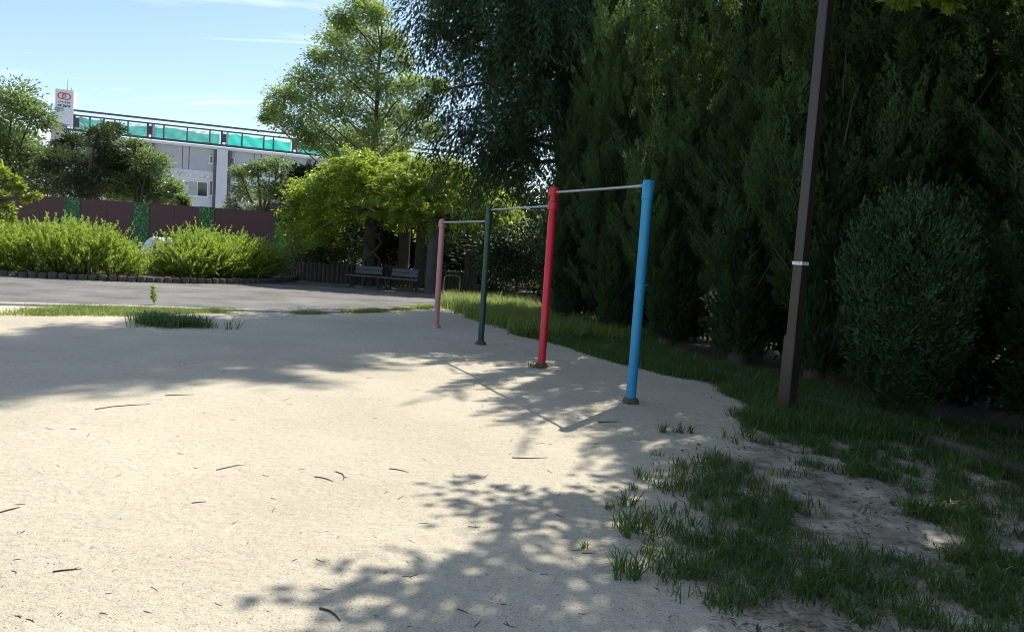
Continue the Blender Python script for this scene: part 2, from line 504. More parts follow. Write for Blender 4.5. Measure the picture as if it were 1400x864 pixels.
# verge: soil under the trees, right of the sand
EDGE = [tuple(g(*p)[:2]) for p in [(600, 417), (625, 428), (700, 455), (760, 470), (850, 497), (950, 522)]] + \
       [(2.60, 9.2), (2.80, 8.5), (2.75, 7.95), (2.55, 7.3), (2.35, 6.6), (2.2, 6.0), (2.0, 5.2), (2.1, 4.4), (2.3, 3.6), (2.6, 2.6), (2.9, 1.2), (3.2, -2), (3.6, -8)]
EC = catmull(EDGE, 6)
_r = random.Random(5)
EC = [np.array([p[0] + _r.uniform(-.05, .05), p[1] + _r.uniform(-.05, .05)]) for p in EC]
def edge_x(y):
    """x of the sand/verge border at depth y"""
    ys = np.array([p[1] for p in EC])[::-1]; xs = np.array([p[0] for p in EC])[::-1]
    return np.interp(y, ys, xs)

# kerb stones along the tree bed
KB = [(1.9, 12.4), (2.35, 11.3)] + [tuple(g(*p)[:2]) for p in [(945, 506), (1062, 543), (1160, 573), (1280, 613)]] + [(4.15, 5.7), (4.45, 4.6), (4.9, 2.6), (5.6, 0)]
KBC = catmull(KB, 8)
kb2 = empty('tree_bed_kerb', (0, 0, 0), 'dark half-buried row of kerb stones edging the shaded tree bed', 'kerb')
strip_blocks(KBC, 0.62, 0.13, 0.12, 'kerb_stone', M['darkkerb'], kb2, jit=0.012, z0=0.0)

# the ground: one big sheet, finer near the playground; 'soil' says where sand gives way to dark earth
def ground():
    xs = np.concatenate([[-900, -60], np.arange(-4, 10.01, .12), [30, 900]])
    ys = np.concatenate([[-900, -30], np.arange(-2, 25, .12), [60, 900]])
    X, Y = np.meshgrid(xs, ys)
    Z = np.zeros_like(X)
    kx = np.interp(Y, [p[1] for p in KBC][::-1], [p[0] for p in KBC][::-1])
    ex = edge_x(Y)
    wl = np.interp(Y, [1.8, 3.0, 3.3, 3.6, 4.6, 5.3, 6.1, 6.9, 7.4, 8.1], [1.2, 1.05, .85, .70, .85, 1.15, 1.6, 2.15, 2.3, 2.35])
    border = np.where(Y < 8.6, kx - .25, ex + .1)
    soil = np.clip((X - border) / .5 + .3, 0, 1)
    soil = np.where(Y < 8.6, np.maximum(soil, np.clip((X - wl) / .9, 0, .38)), soil)
    V = np.stack([X, Y, Z], 2).reshape(-1, 3)
    nx, ny = len(xs), len(ys)
    i, j = np.meshgrid(np.arange(nx - 1), np.arange(ny - 1))
    q = (j * nx + i).reshape(-1)
    F4 = np.stack([q, q + 1, q + nx + 1, q + nx], 1)
    me = bpy.data.meshes.new('ground')
    me.vertices.add(len(V)); me.vertices.foreach_set('co', V.astype(np.float32).reshape(-1))
    me.loops.add(F4.size); me.loops.foreach_set('vertex_index', F4.reshape(-1).astype(np.int32))
    me.polygons.add(len(F4)); me.polygons.foreach_set('loop_start', (np.arange(len(F4)) * 4).astype(np.int32))
    at = me.attributes.new('soil', 'FLOAT', 'POINT'); at.data.foreach_set('value', soil.reshape(-1).astype(np.float32))
    me.update(calc_edges=True)
    mt = M['sand'].copy(); mt.name = 'sand_and_soil'
    t = mt.node_tree; b = t.nodes['Principled BSDF']
    src = b.inputs['Base Color'].links[0].from_socket
    c = N(t, 'ShaderNodeTexCoord')
    n1 = N(t, 'ShaderNodeTexNoise', Scale=3.2, Detail=9.0, Roughness=0.68); t.links.new(c.outputs['Object'], n1.inputs['Vector'])
    n2 = N(t, 'ShaderNodeTexNoise', Scale=70.0, Detail=4.0, Roughness=0.7); t.links.new(c.outputs['Object'], n2.inputs['Vector'])
    a_ = N(t, 'ShaderNodeAttribute', attribute_name='soil')
    s1 = N(t, 'ShaderNodeMath', operation='MULTIPLY_ADD'); s1.inputs[1].default_value = 1.5; s1.inputs[2].default_value = -.75
    t.links.new(n1.outputs['Fac'], s1.inputs[0])
    s0 = N(t, 'ShaderNodeMath', operation='GREATER_THAN'); s0.inputs[1].default_value = .004; t.links.new(a_.outputs['Fac'], s0.inputs[0])
    s2 = N(t, 'ShaderNodeMath', operation='ADD'); t.links.new(a_.outputs['Fac'], s2.inputs[0]); t.links.new(s1.outputs[0], s2.inputs[1])
    rp0 = ramp(t, [(0.22, (0, 0, 0)), (0.62, (1, 1, 1))]); t.links.new(s2.outputs[0], rp0.inputs[0])
    s3 = N(t, 'ShaderNodeMath', operation='MULTIPLY'); t.links.new(rp0.outputs[0], s3.inputs[0]); t.links.new(s0.outputs[0], s3.inputs[1])
    rs = ramp(t, [(0.3, (0.045, 0.035, 0.026)), (0.55, (0.11, 0.085, 0.062)), (0.75, (0.20, 0.165, 0.125))]); t.links.new(n2.outputs['Fac'], rs.inputs[0])
    mx = N(t, 'ShaderNodeMixRGB'); t.links.new(s3.outputs[0], mx.inputs[0]); t.links.new(src, mx.inputs[1]); t.links.new(rs.outputs[0], mx.inputs[2])
    t.links.new(mx.outputs[0], b.inputs['Base Color'])
    tag(link('ground', me, mt), kind='structure')
ground()

# ------------------------------------------------------------------ horizontal bars
def make_bars():
    root = empty('horizontal_bars', (0.45, 10.18, 0), 'row of steel exercise bars on pink, dark green, red and blue posts', 'exercise bars')
    o0 = Vector((0.45, 10.18, 0))
    Pp = [Vector(g(596, 448)) - o0, Vector(g(657, 471)) - o0, Vector(g(740, 502)) - o0, Vector(g(862, 551)) - o0]
    H = [2.10, 2.28, 2.45, 2.38]
    cols = ['pink', 'green', 'red', 'blue']
    lab = ['pink post with domed cap', 'dark green post', 'red post with bolted bracket', 'blue post with sleeved top']
    r0 = 0.054
    bars = [(0, 1, 2.035, 2.02), (1, 2, 2.205, 2.195), (2, 3, 2.375, 2.325)]
    for i, p in enumerate(Pp):
        mb = MB()
        h = H[i]
        if cols[i] == 'pink':
            prof = [(r0, 0), (r0, h - .16), (r0 + .014, h - .155), (r0 + .014, h - .06), (r0 + .006, h - .03), (r0 - .02, h - .006), (.02, h)]
        elif cols[i] == 'blue':
            prof = [(r0, 0), (r0, h - .20), (r0 + .006, h - .195), (r0 + .006, h - .012), (r0 + .001, h), (.02, h + .004)]
        elif cols[i] == 'red':
            prof = [(r0, 0), (r0, h - .40), (r0 - .006, h - .39), (r0 - .006, h - .02), (r0 + .004, h - .018), (r0 + .004, h - .004), (.02, h)]
        else:
            prof = [(r0 - .004, 0), (r0 - .004, h - .02), (r0 + .004, h - .018), (r0 + .004, h - .003), (.02, h)]
        mb.lathe(prof, 24)
        po = mb.build('post', M[cols[i]], root, p, smooth=True)
        po['label'] = lab[i]
        c_ = MB().lathe([(r0 + .036, 0.0), (r0 + .034, .035), (r0 + .022, .055), (r0 + .001, .06)], 18).build('base_collar', M['mosscollar'] if i != 0 else M['pink'], po, smooth=True)
    for i, j, z1, z2 in bars:
        a = Pp[i] + Vector((0, 0, z1)); b_ = Pp[j] + Vector((0, 0, z2))
        d = (b_ - a).normalized()
        bo = MB().tube([a + d * (r0 - .01), b_ - d * (r0 - .01)], 0.0165, 14).build('crossbar', M['steel'], root, smooth=True)
        for q, sgn, k in ((a, 1, i), (b_, -1, j)):
            br = MB()
            br.tube([q + d * sgn * (r0 - .02), q + d * sgn * (r0 + .012), q + d * sgn * (r0 + .014), q + d * sgn * (r0 + .045)], [.042, .042, .026, .024], 12)
            if k == 2:   # bolted collar round the red post
                zc = q.z
                br.lathe([(r0 + .004, -.055), (r0 + .014, -.05), (r0 + .014, .05), (r0 + .004, .055)], 20, (Pp[2].x, Pp[2].y, zc))
                perp = Vector((-d.y, d.x, 0))
                for sg in (-1, 1):
                    for dz in (-.03, .03):
                        c0 = Vector((Pp[2].x, Pp[2].y, zc + dz)) + perp * sg * (r0 + .01)
                        br.tube([c0 - d * .03, c0 + d * .03], .008, 6)
            br.build('bracket', M[cols[k]], root, smooth=True)
make_bars()

# ------------------------------------------------------------------ lamp post
def make_lamp():
    loc = (2.93, 7.80, 0)
    root = empty('lamp_post', loc, 'tall dark brown square lamp post standing at the grass edge before the conifers', 'lamp post', rz=R(34))
    MB().box((0, 0, .42), (.140, .140, .90), ch=.010).build('base_sleeve', M['lamp'], root)
    MB().box((0, 0, 2.85), (.108, .108, 4.0), ch=.008).build('shaft', M['lamp'], root)
    MB().lathe([(.05, 0), (.05, .08), (.20, .12), (.24, .3), (.20, .5), (.05, .56)], 20, (0, 0, 4.852)).build('lamp_head', M['white'], root, smooth=True)
    pl = MB().box((0, -.0563, 1.617), (.112, .004, .034)).box((-.0563, 0, 1.617), (.004, .112, .034)).build('number_plate', M['white'], root)
    pr = MB()
    for k, x in enumerate([-.036, -.028, -.020, -.012, .006, .014]):
        pr.box((x, -.0587, 1.619 - (.004 if k > 3 else 0)), (.005, .001, .009))
    for k, x in enumerate([-.03, -.022, -.014, .01, .018]):
        pr.box((-.0587, x, 1.619), (.001, .005, .009))
    pr.build('print', M['black'], pl)['kind'] = 'stuff'
make_lamp()

# ------------------------------------------------------------------ trees: generators
def conifer_mesh(name, seed, H, Rad, nfl=18, npl=36, nleaf=165, z0=0.2, widest=0.38):
    """column of big upswept twisting flames, each flame clad in small plumes of scale leaves"""
    r = np.random.default_rng(seed)
    u = (np.arange(nfl) + .6 * r.random(nfl)) / nfl
    zb = z0 + (H - z0) * u * 0.80
    q = (zb - z0) / (H - z0)
    env = Rad * np.where(q < widest, 0.70 + 0.30 * q / widest, 1 - ((q - widest) / (1 - widest)) ** 1.5 * 0.75)
    az = np.arange(nfl) * 2.39996 + r.normal(0, .25, nfl)
    FL = (1.5 + 1.3 * r.random(nfl)) * np.clip(1.15 - .35 * q, .6, 1.2)
    FR = (.21 + .13 * r.random(nfl)) * np.clip(1.1 - .5 * q, .5, 1.1) * Rad
    out = env * (.62 + .62 * r.random(nfl)); tw = r.normal(.55, .35, nfl)
    def flame(i, t_):
        rad_ = out[i] * (.22 + .78 * np.minimum(1, t_ * 1.7) ** .75) - .16 * FL[i] * np.maximum(0, t_ - .55) ** 1.2
        a_ = az[i] + tw[i] * t_
        return np.stack([rad_ * np.cos(a_), rad_ * np.sin(a_), zb[i] + FL[i] * t_ ** 1.2 - .10 * np.sin(PI * t_)], 1)
    # plumes over each flame's skin
    i = np.repeat(np.arange(nfl), npl); m_ = len(i)
    t_ = r.random(m_) ** .9 * .97
    c = flame(i, t_); T = nrm(flame(i, t_ + .03) - c)
    ax = nrm(np.cross(T, np.array([.3, .2, 1.0]))); bx = np.cross(T, ax)
    ph = r.random(m_) * 2 * PI
    # favour the outer side, which is the side one sees
    nn = ax * np.cos(ph)[:, None] + bx * np.sin(ph)[:, None]
    rad3 = nrm(np.stack([c[:, 0], c[:, 1], np.zeros(m_)], 1))
    flip = ((nn * rad3).sum(1) < -.1) & (r.random(m_) < .6)
    nn = np.where(flip[:, None], nn - 2 * (nn * rad3).sum(1)[:, None] * rad3, nn)
    prof = np.sin(PI * np.clip(t_ * .80 + .20, 0, 1)) ** .7
    S0 = c + nn * (FR[i] * prof * (.55 + .5 * r.random(m_)))[:, None]
    PD = nrm(T * 1.0 + nn * .42 + r.normal(0, .16, (m_, 3)) + np.array([0, 0, .2]))
    PL = (.26 + .30 * r.random(m_)) * (.75 + .5 * t_); PR = (.050 + .035 * r.random(m_))
    tip = t_ > .90
    PL = np.where(tip, PL * 1.3, PL)
    # leaves over each plume
    ip = np.repeat(np.arange(m_), nleaf); n = len(ip)
    tt = r.random(n)
    th = r.random(n) * 2 * PI
    ax2 = nrm(np.cross(PD, np.array([.2, .9, .3]))); bx2 = np.cross(PD, ax2)
    n2 = ax2[ip] * np.cos(th)[:, None] + bx2[ip] * np.sin(th)[:, None]
    pr = np.sin(PI * np.clip(tt * .82 + .18, 0, 1)) ** .8
    lump = 1 + .4 * np.sin(th * 2 + tt * 13 + ip) * np.sin(tt * 17 + ip * 1.7)
    P = S0[ip] + PD[ip] * (PL[ip] * tt)[:, None] + n2 * (PR[ip] * pr * lump * (.5 + .5 * r.random(n) ** .5))[:, None]
    D = nrm(PD[ip] * .95 + n2 * .38 + r.normal(0, .22, (n, 3)))
    Nn = nrm(n2 * .7 + nn[ip] * .6 + r.normal(0, .22, (n, 3)))
    V = leaves(P, D, Nn, .026 + .032 * r.random(n), .015 + .012 * r.random(n))
    tint = np.clip(-.05 + .34 * tt + .62 * t_[ip] ** 1.6 + .16 * r.random(m_)[ip] + r.normal(0, .10, n), 0, 1)  # paler new growth at the tips, with sunlit tips put into the tint
    k_ = 13000
    zq = r.random(k_); z = z0 + (H - z0) * zq * .93
    e2 = Rad * np.where(zq < widest, 0.70 + 0.30 * zq / widest, 1 - ((zq - widest) / (1 - widest)) ** 1.5 * 0.85)
    a_ = r.random(k_) * 2 * PI; rr = e2 * .45 * np.sqrt(r.random(k_))
    P2 = np.stack([rr * np.cos(a_), rr * np.sin(a_), z], 1)
    D2 = nrm(np.stack([np.cos(a_), np.sin(a_), np.full(k_, 1.4)], 1) + r.normal(0, .5, (k_, 3)))
    V2 = leaves(P2, D2, r.normal(0, 1, (k_, 3)), .08 + .08 * r.random(k_), .03 + .03 * r.random(k_))
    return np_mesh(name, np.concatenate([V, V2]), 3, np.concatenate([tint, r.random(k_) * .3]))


def trunk_mesh(name, H, r0, lean=(0, 0), seed=0, limbs=0):
    rg = random.Random(seed)
    pts = [(lean[0] * q * q * H + rg.uniform(-.03, .03), lean[1] * q * q * H + rg.uniform(-.03, .03), q * H) for q in [0, .06, .15, .3, .45, .6, .8, 1]]
    mb = MB().tube(pts, [r0 * 1.35, r0 * 1.05, r0 * .95, r0 * .85, r0 * .7, r0 * .5, r0 * .3, r0 * .08], 10)
    for k in range(limbs):
        z = H * rg.uniform(.12, .6); a = rg.uniform(0, 2 * PI); l = rg.uniform(.4, .9)
        mb.tube([(0, 0, z), (math.cos(a) * l * .5, math.sin(a) * l * .5, z + .25 * l), (math.cos(a) * l, math.sin(a) * l, z + .8 * l)], [r0 * .2, r0 * .13, r0 * .05], 6)
    return mb.mesh(name, True)


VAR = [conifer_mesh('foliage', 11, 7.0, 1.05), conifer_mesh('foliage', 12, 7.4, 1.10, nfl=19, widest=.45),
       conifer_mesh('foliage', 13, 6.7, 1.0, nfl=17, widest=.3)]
TRK = trunk_mesh('trunk', 6.2, .11, seed=4, limbs=9)

def conifer(x, y, var, rz, sc, label, group):
    root = empty('juniper_tree', (x, y, 0), label, 'tree', group, rz=rz)
    root.scale = (sc[0], sc[0], sc[1])
    link('trunk', TRK, M['bark'], root)
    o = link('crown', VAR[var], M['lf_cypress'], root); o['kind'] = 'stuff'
    return root

front = [
    (1.25, 17.2, 0, .3, (1.0, 1.0), 'dark flame-shaped juniper right behind the red post, beside the drooping cedar'),
    (2.05, 15.0, 1, 2.0, (.95, 1.0), 'dark juniper seen between the red post and the blue post, with thin pale tips'),
    (2.75, 13.2, 2, 4.1, (1.05, 1.18), 'tall juniper directly behind the blue post'),
    (3.55, 11.7, 1, 1.1, (1.12, 1.08), 'juniper with swirling plumes in the gap between the blue post and the lamp post'),
    (4.15, 10.1, 0, 5.2, (1.0, 1.20), 'juniper with thick hanging plumes just left of and behind the lamp post'),
    (5.15, 9.9, 2, 3.0, (1.3, 1.3), 'broad dark juniper behind the round clipped thuja bush'),
    (5.75, 8.0, 1, .7, (1.1, 1.12), 'broad dark juniper to the right of the round clipped thuja bush'),
    (6.1, 6.1, 0, 2.6, (1.1, 1.0), 'nearest dark juniper at the right edge of the photo'),
]
for a in front: conifer(*a, 'junipers lining the playground')
_r = random.Random(8)
for k in range(16):
    y = 19 - k * 2.0 if k < 9 else 16 - (k - 9) * 2.4
    x = edge_x(max(y, 3)) + (4.6 if k < 9 else 7.6) + _r.uniform(-.3, .3) + (0.5 if y < 9 else 0)
    conifer(x, y, k % 3, _r.uniform(0, 6), (1.5, _r.uniform(1.0, 1.12)), 'dark conifer filling the second row behind the junipers', 'second row of conifers')


# round clipped thuja
def thuja(loc, rx, ry, H, seed):
    r = np.random.default_rng(seed)
    root = empty('thuja_bush', loc, 'rounded clipped green thuja bush standing right of the lamp post', 'bush')
    nf = 2600; per = 26
    cz = np.clip(1 - 2 * r.random(nf), -.97, 1)
    a = r.random(nf) * 2 * PI
    s_ = np.sqrt(1 - cz ** 2)
    stray = np.where(r.random(nf) < .16, 1 + .22 * r.random(nf), 1.0)
    lump = stray * (1 + .10 * np.sin(a * 4 + cz * 4) + .08 * np.sin(a * 9 - cz * 7) + .06 * np.sin(a * 17 + cz * 13))
    nn = np.stack([s_ * np.cos(a), s_ * np.sin(a), cz], 1)
    rad = (0.86 + .14 * r.random(nf)) * lump
    low = np.where(cz < .2, 1 + (cz - .2) * .38, 1.0)
    C = np.stack([nn[:, 0] * rx * rad * low, nn[:, 1] * ry * rad * low, H * .52 + nn[:, 2] * H * .5 * rad], 1)
    ip = np.repeat(np.arange(nf), per); n = len(ip)
    # each frond is a small upright fan
    T = nrm(nn * .55 + np.array([0, 0, 1.0]) + r.normal(0, .2, (nf, 3)))
    Bn = nrm(np.cross(T, nn) + r.normal(0, .25, (nf, 3)))
    ang = r.normal(0, .55, n); ln = .15 * (.5 + r.random(n))
    dd = T[ip] * np.cos(ang)[:, None] + Bn[ip] * np.sin(ang)[:, None]
    P = C[ip] + dd * (ln * r.random(n))[:, None]
    D = nrm(dd + r.normal(0, .15, (n, 3)))
    Nn = nrm(np.cross(D, Bn[ip]) * .6 + nn[ip] * .8 + r.normal(0, .25, (n, 3)))
    V = leaves(P, D, Nn, .034 + .03 * r.random(n), .016 + .010 * r.random(n))
    tint = np.clip(.15 + .7 * np.repeat(r.random(nf), per) + r.normal(0, .12, n), 0, 1)
    m_ = 5000
    q = nrm(r.normal(0, 1, (m_, 3))) * (r.random(m_) ** .4)[:, None] * .82
    P2 = np.stack([q[:, 0] * rx, q[:, 1] * ry, H * .52 + q[:, 2] * H * .5], 1)
    V2 = leaves(P2, r.normal(0, 1, (m_, 3)), r.normal(0, 1, (m_, 3)), .2, .08)
    o = link('foliage', np_mesh('foliage', np.concatenate([V, V2]), 3, np.concatenate([tint, r.random(m_) * .2])), M['lf_round'], root); o['kind'] = 'stuff'
    link('trunk', trunk_mesh('trunk', H * .8, .06, seed=2), M['bark'], root)
thuja((4.20, 8.05, .10), .61, .62, 2.14, 21)


def branchy(seed, trunk, r0, zs, length, elev, ntw, nleaf, twl, LL, WW, droop, spread, hang=0.0, leafkind='quad', tri=False, azlim=None, flat=.35, lvar=.45):
    """tree with limbs along a trunk polyline, twigs on the limbs and leaves on the twigs"""
    r = np.random.default_rng(seed)
    T = np.array(trunk, float)
    wood = MB().tube([tuple(p) for p in T], [r0 * (1.25 - 1.15 * k / (len(T) - 1)) for k in range(len(T))], 9)
    S0, D0, TL, RZ = [], [], [], []
    for k, z in enumerate(zs):
        az = k * 2.39996 + r.normal(0, .3)
        if azlim is not None: az = azlim(k, az)
        base = np.array([np.interp(z, T[:, 2], T[:, 0]), np.interp(z, T[:, 2], T[:, 1]), z])
        L = length(z) * (1.2 - lvar + lvar * r.random()); el = elev(z) + r.normal(0, .12)
        h = np.array([math.cos(az), math.sin(az), 0])
        pts = []
        for q in np.linspace(0, 1, 6):
            pts.append(base + h * L * q * math.cos(el) + np.array([0, 0, 1]) * (L * q * math.sin(el) - droop * L * q * q))
        rb = max(.010, r0 * .26 * L / max(length(zs[0]), .1))
        wood.tube([tuple(p) for p in pts], [rb * (1 - .85 * q / 5) for q in range(6)], 5, cap=False)
        pts = np.array(pts)
        for j in range(ntw):
            q = .22 + .78 * (j + r.random()) / ntw
            p = np.array([np.interp(q * 5, range(6), pts[:, c_]) for c_ in range(3)])
            tan = nrm(pts[min(5, int(q * 5) + 1)] - pts[int(min(4, q * 5))])
            side = nrm(np.cross(tan, [0, 0, 1.0])) * (1 if j % 2 else -1)
            d = nrm(tan * .75 + side * (.7 * (1.15 - q)) + r.normal(0, .22, 3) + np.array([0, 0, -hang]))
            S0.append(p); D0.append(d); TL.append(twl * (.6 + .8 * r.random()) * (.65 + .35 * min(1, L))); RZ.append(r.random())
    S0 = np.array(S0); D0 = np.array(D0); TL = np.array(TL); RZ = np.array(RZ)
    ip = np.repeat(np.arange(len(S0)), nleaf); n = len(ip)
    tq = r.random(n)
    P = S0[ip] + D0[ip] * (TL[ip] * tq)[:, None] + np.array([0, 0, -1.0]) * (TL[ip] * hang * .6 * tq ** 2)[:, None]
    off = r.normal(0, 1, (n, 3)) * spread; off[:, 2] *= flat
    P = P + off
    side = nrm(np.cross(D0[ip], np.array([0, 0, 1.0])))
    sg = np.where(r.random(n) < .5, -1, 1)[:, None]
    D = nrm(D0[ip] * .8 + side * sg * .7 + r.normal(0, .3, (n, 3)) + np.array([0, 0, -.45 * hang - .1]))
    Nn = nrm(np.array([0, 0, 1.0]) + r.normal(0, .55, (n, 3)))
    V = leaves(P, D, Nn, LL * (.6 + .8 * r.random(n)), WW * (.6 + .8 * r.random(n)), 'tri' if tri else 'quad')
    tint = np.clip(.15 + .6 * RZ[ip] + r.normal(0, .18, n), 0, 1)
    return wood, np_mesh('crown', V, 3 if tri else 4, tint)


# drooping cedar left of the junipers
def cedar():
    root = empty('cedar_tree', (1.15, 18.8, 0), 'big dark cedar with drooping feathery branches, its trunk leaning left behind the red post', 'tree')
    tr = [(.05, 0, 0), (.08, 0, 1.5), (.05, 0, 3.2), (-.35, 0, 4.8), (-.95, 0, 6.2), (-1.35, 0, 8), (-1.5, 0, 11), (-1.4, 0, 15), (-1.25, 0, 19.6)]
    zs = list(np.linspace(3.8, 10.5, 84)) + list(np.linspace(10.7, 19.2, 36))
    wd, cr_ = branchy(31, tr, .26, zs, lambda z: 2.7 if z < 10 else 2.7 - (z - 10) * .22, lambda z: .12, 20, 76, 1.0, .13, .042, .13, .10, hang=.85, tri=True, flat=.9)
    wd.build('trunk', M['bark'], root, smooth=True)
    o = link('crown', cr_, M['lf_cedar'], root); o['kind'] = 'stuff'
cedar()

def clump_tree(name, loc, label, cat, clumps, mat, seed, nl, LL, WW, trunk_h=2.0, r0=.18, group=None, flat=.75, lean=0.0, kind='quad', shell=.5, leader=None, lw=.55, fluff=.30):
    """broad crown made of many leaf clumps on real limbs. clumps: (x,y,z,r) local"""
    r = np.random.default_rng(seed)
    root = empty(name, loc, label, cat, group)
    wood = MB()
    top = np.array([lean * trunk_h, 0, trunk_h])
    wood.tube([(0, 0, 0), (lean * trunk_h * .3, .02, trunk_h * .4), tuple(top)], [r0 * 1.3, r0, r0 * .85], 9)
    CC = []
    if leader:
        L_ = [top] + [np.array([lean * trunk_h + leader[0] * q + r.normal(0, .06), r.normal(0, .06), trunk_h + (leader[1] - trunk_h) * q]) for q in (.2, .4, .6, .8, 1)]
        wood.tube([tuple(p) for p in L_], [r0 * q for q in (.85, .7, .55, .4, .25, .08)], 8, cap=False)
    for (x, y, z, rad) in clumps:
        e = np.array([x, y, z])
        st = top
        if leader:
            zz = min(max(z - .75 * math.hypot(x, y), trunk_h), leader[1] - .3); q = (zz - trunk_h) / (leader[1] - trunk_h)
            st = np.array([lean * trunk_h + leader[0] * q, 0, zz])
        mid = st * .45 + e * .55 + r.normal(0, .12 * rad + .05, 3)
        wood.tube([tuple(st), tuple(mid), tuple(e), tuple(e + nrm(e - mid) * rad * .6)], [r0 * lw, r0 * lw * .65, r0 * lw * .36, r0 * .05], 6, cap=False)
        m_ = max(6, int(16 * rad))
        sub = nrm(r.normal(0, 1, (m_, 3))) * (rad * (shell + (1 - shell) * r.random(m_)) * .95)[:, None]
        sub[:, 2] *= flat
        for s_ in sub:
            p = e + s_
            wood.tube([tuple(e), tuple(e + s_ * .6 + r.normal(0, .05, 3)), tuple(p)], [r0 * .12, r0 * .08, r0 * .02], 4, cap=False)
            CC.append((*p, rad, *nrm(s_)))
    CC = np.array(CC)
    n = nl
    ip = r.integers(0, len(CC), n)
    sz = CC[ip, 3] * fluff
    off = r.normal(0, 1, (n, 3)) * sz[:, None]; off[:, 2] *= .55
    P = CC[ip, :3] + off
    D = nrm(off + CC[ip, 4:7] * sz[:, None] + r.normal(0, .6, (n, 3)) * sz[:, None])
    Nn = nrm(np.array([0, 0, 1.0]) + r.normal(0, .6, (n, 3)))
    V = leaves(P, D, Nn, LL * (.6 + .8 * r.random(n)), WW * (.6 + .8 * r.random(n)), kind)
    tn = r.random(len(CC))
    tint = np.clip(.1 + .6 * tn[ip] + r.normal(0, .2, n), 0, 1)
    wood.build('trunk', M['bark'], root, smooth=True)
    o = link('crown', np_mesh('crown', V, 4 if kind == 'quad' else 3, tint), mat, root); o['kind'] = 'stuff'
    return root


def px_clumps(Y, loc, lst, seed, depth=1.0):
    """clump centres given where they stand at depth Y, as (px, py, radius in px)"""
    r = random.Random(seed); out = []
    for (px, py, rp) in lst:
        y = Y + r.uniform(-1, 1) * depth
        p = at_depth(px, py, y)
        out.append((p[0] - loc[0], p[1] - loc[1], p[2] - loc[2], rp / FPX * Y))
    return out

# far trees behind the hoarding
def far_tree(Y, pxb, name, label, lst, mat, seed, nl, LL=.26, WW=.13, th=2.4, r0=.2, lean=0, depth=1.6, **kw):
    b_ = at_depth(pxb, 300, Y)
    loc = (b_[0], Y, 0)
    clump_tree(name, loc, label, 'tree', px_clumps(Y, loc, lst, seed, depth), mat, seed, nl, LL, WW, th, r0, lean=lean, **kw)

far_tree(48, 10, 'broadleaf_tree', 'round-crowned green tree at the far left behind the maroon hoarding, left of the rooftop sign',
         [(20, 132, 30), (-12, 150, 34), (45, 158, 26), (0, 185, 40), (-40, 180, 40), (30, 205, 34), (-10, 235, 40), (35, 240, 30), (55, 215, 26), (-45, 240, 40), (15, 262, 30)], M['lf_far'], 51, 24000, .23, .12)
far_tree(45.5, 112, 'pine_tree', 'dark spreading crooked tree beyond the hoarding, below the left end of the teal netting',
         [(98, 200, 20), (132, 188, 18), (155, 180, 13), (85, 225, 26), (118, 222, 26), (145, 212, 18), (70, 250, 26), (105, 255, 26), (140, 248, 26), (160, 232, 16)], M['lf_dark'], 52, 18000, .22, .09, lean=.1)
far_tree(45, 190, 'broadleaf_tree', 'sprawling grey-green tree in front of the building wall left of its window, behind the hoarding',
         [(185, 205, 17), (165, 225, 20), (205, 225, 22), (180, 245, 22), (215, 248, 22), (238, 262, 16), (195, 265, 22), (225, 272, 18), (160, 262, 20), (248, 275, 9)], M['lf_far'], 53, 19000, .20, .09)
far_tree(45, 358, 'broadleaf_tree', 'small grey-green tree with a dark stem behind the hoarding, left of the pergola',
         [(330, 240, 15), (352, 232, 13), (380, 226, 18), (400, 240, 18), (335, 265, 17), (365, 260, 20), (395, 268, 22), (352, 282, 14), (418, 255, 18), (375, 283, 16), (322, 282, 12), (410, 285, 18)], M['lf_far'], 54, 12000, .20, .09)

far_tree(41, 505, 'zelkova_tree', 'tall airy leafy tree with a pointed light green crown rising above the pergola',
         [(492, 8, 18), (470, 22, 17), (515, 22, 18), (455, 48, 19), (490, 45, 22), (528, 52, 20), (440, 78, 17), (470, 82, 22), (508, 85, 22), (545, 85, 20), (415, 108, 20), (450, 115, 22), (490, 120, 22), (530, 120, 22), (565, 118, 18),
          (392, 132, 18), (425, 145, 22), (465, 150, 22), (505, 155, 22), (545, 152, 22), (580, 148, 18), (378, 150, 13), (398, 168, 18), (435, 178, 20), (475, 185, 22), (515, 188, 22), (555, 185, 22), (590, 180, 18), (420, 195, 14), (365, 160, 8), (600, 120, 16), (455, 205, 18), (500, 212, 18), (545, 210, 18)],
         M['lf_tall'], 41, 53000, .17, .08, 3.2, .20, 0, 2.6, leader=(.2, 15.6), shell=.25, flat=.85, lw=.24, fluff=.44)
for k_, (px_, lst_) in enumerate([(440, [(425, 250, 24), (450, 262, 24), (408, 290, 20), (440, 310, 24), (470, 290, 22)]), (550, [(520, 262, 26), (555, 252, 26), (590, 262, 24), (530, 300, 26), (570, 305, 26), (600, 300, 22)]), (660, [(630, 265, 22), (665, 280, 24), (640, 305, 26), (690, 300, 26), (665, 320, 24)])]):
    far_tree(37.5, px_, 'broadleaf_tree', ['dark tree closing the view behind the left end of the pergola', 'dark tree closing the view behind the middle of the pergola', 'dark tree closing the view between the pergola and the cedar'][k_],
             lst_, M['lf_shade'], 55 + k_, 12000, .24, .12, 1.8, .12, depth=1.0)
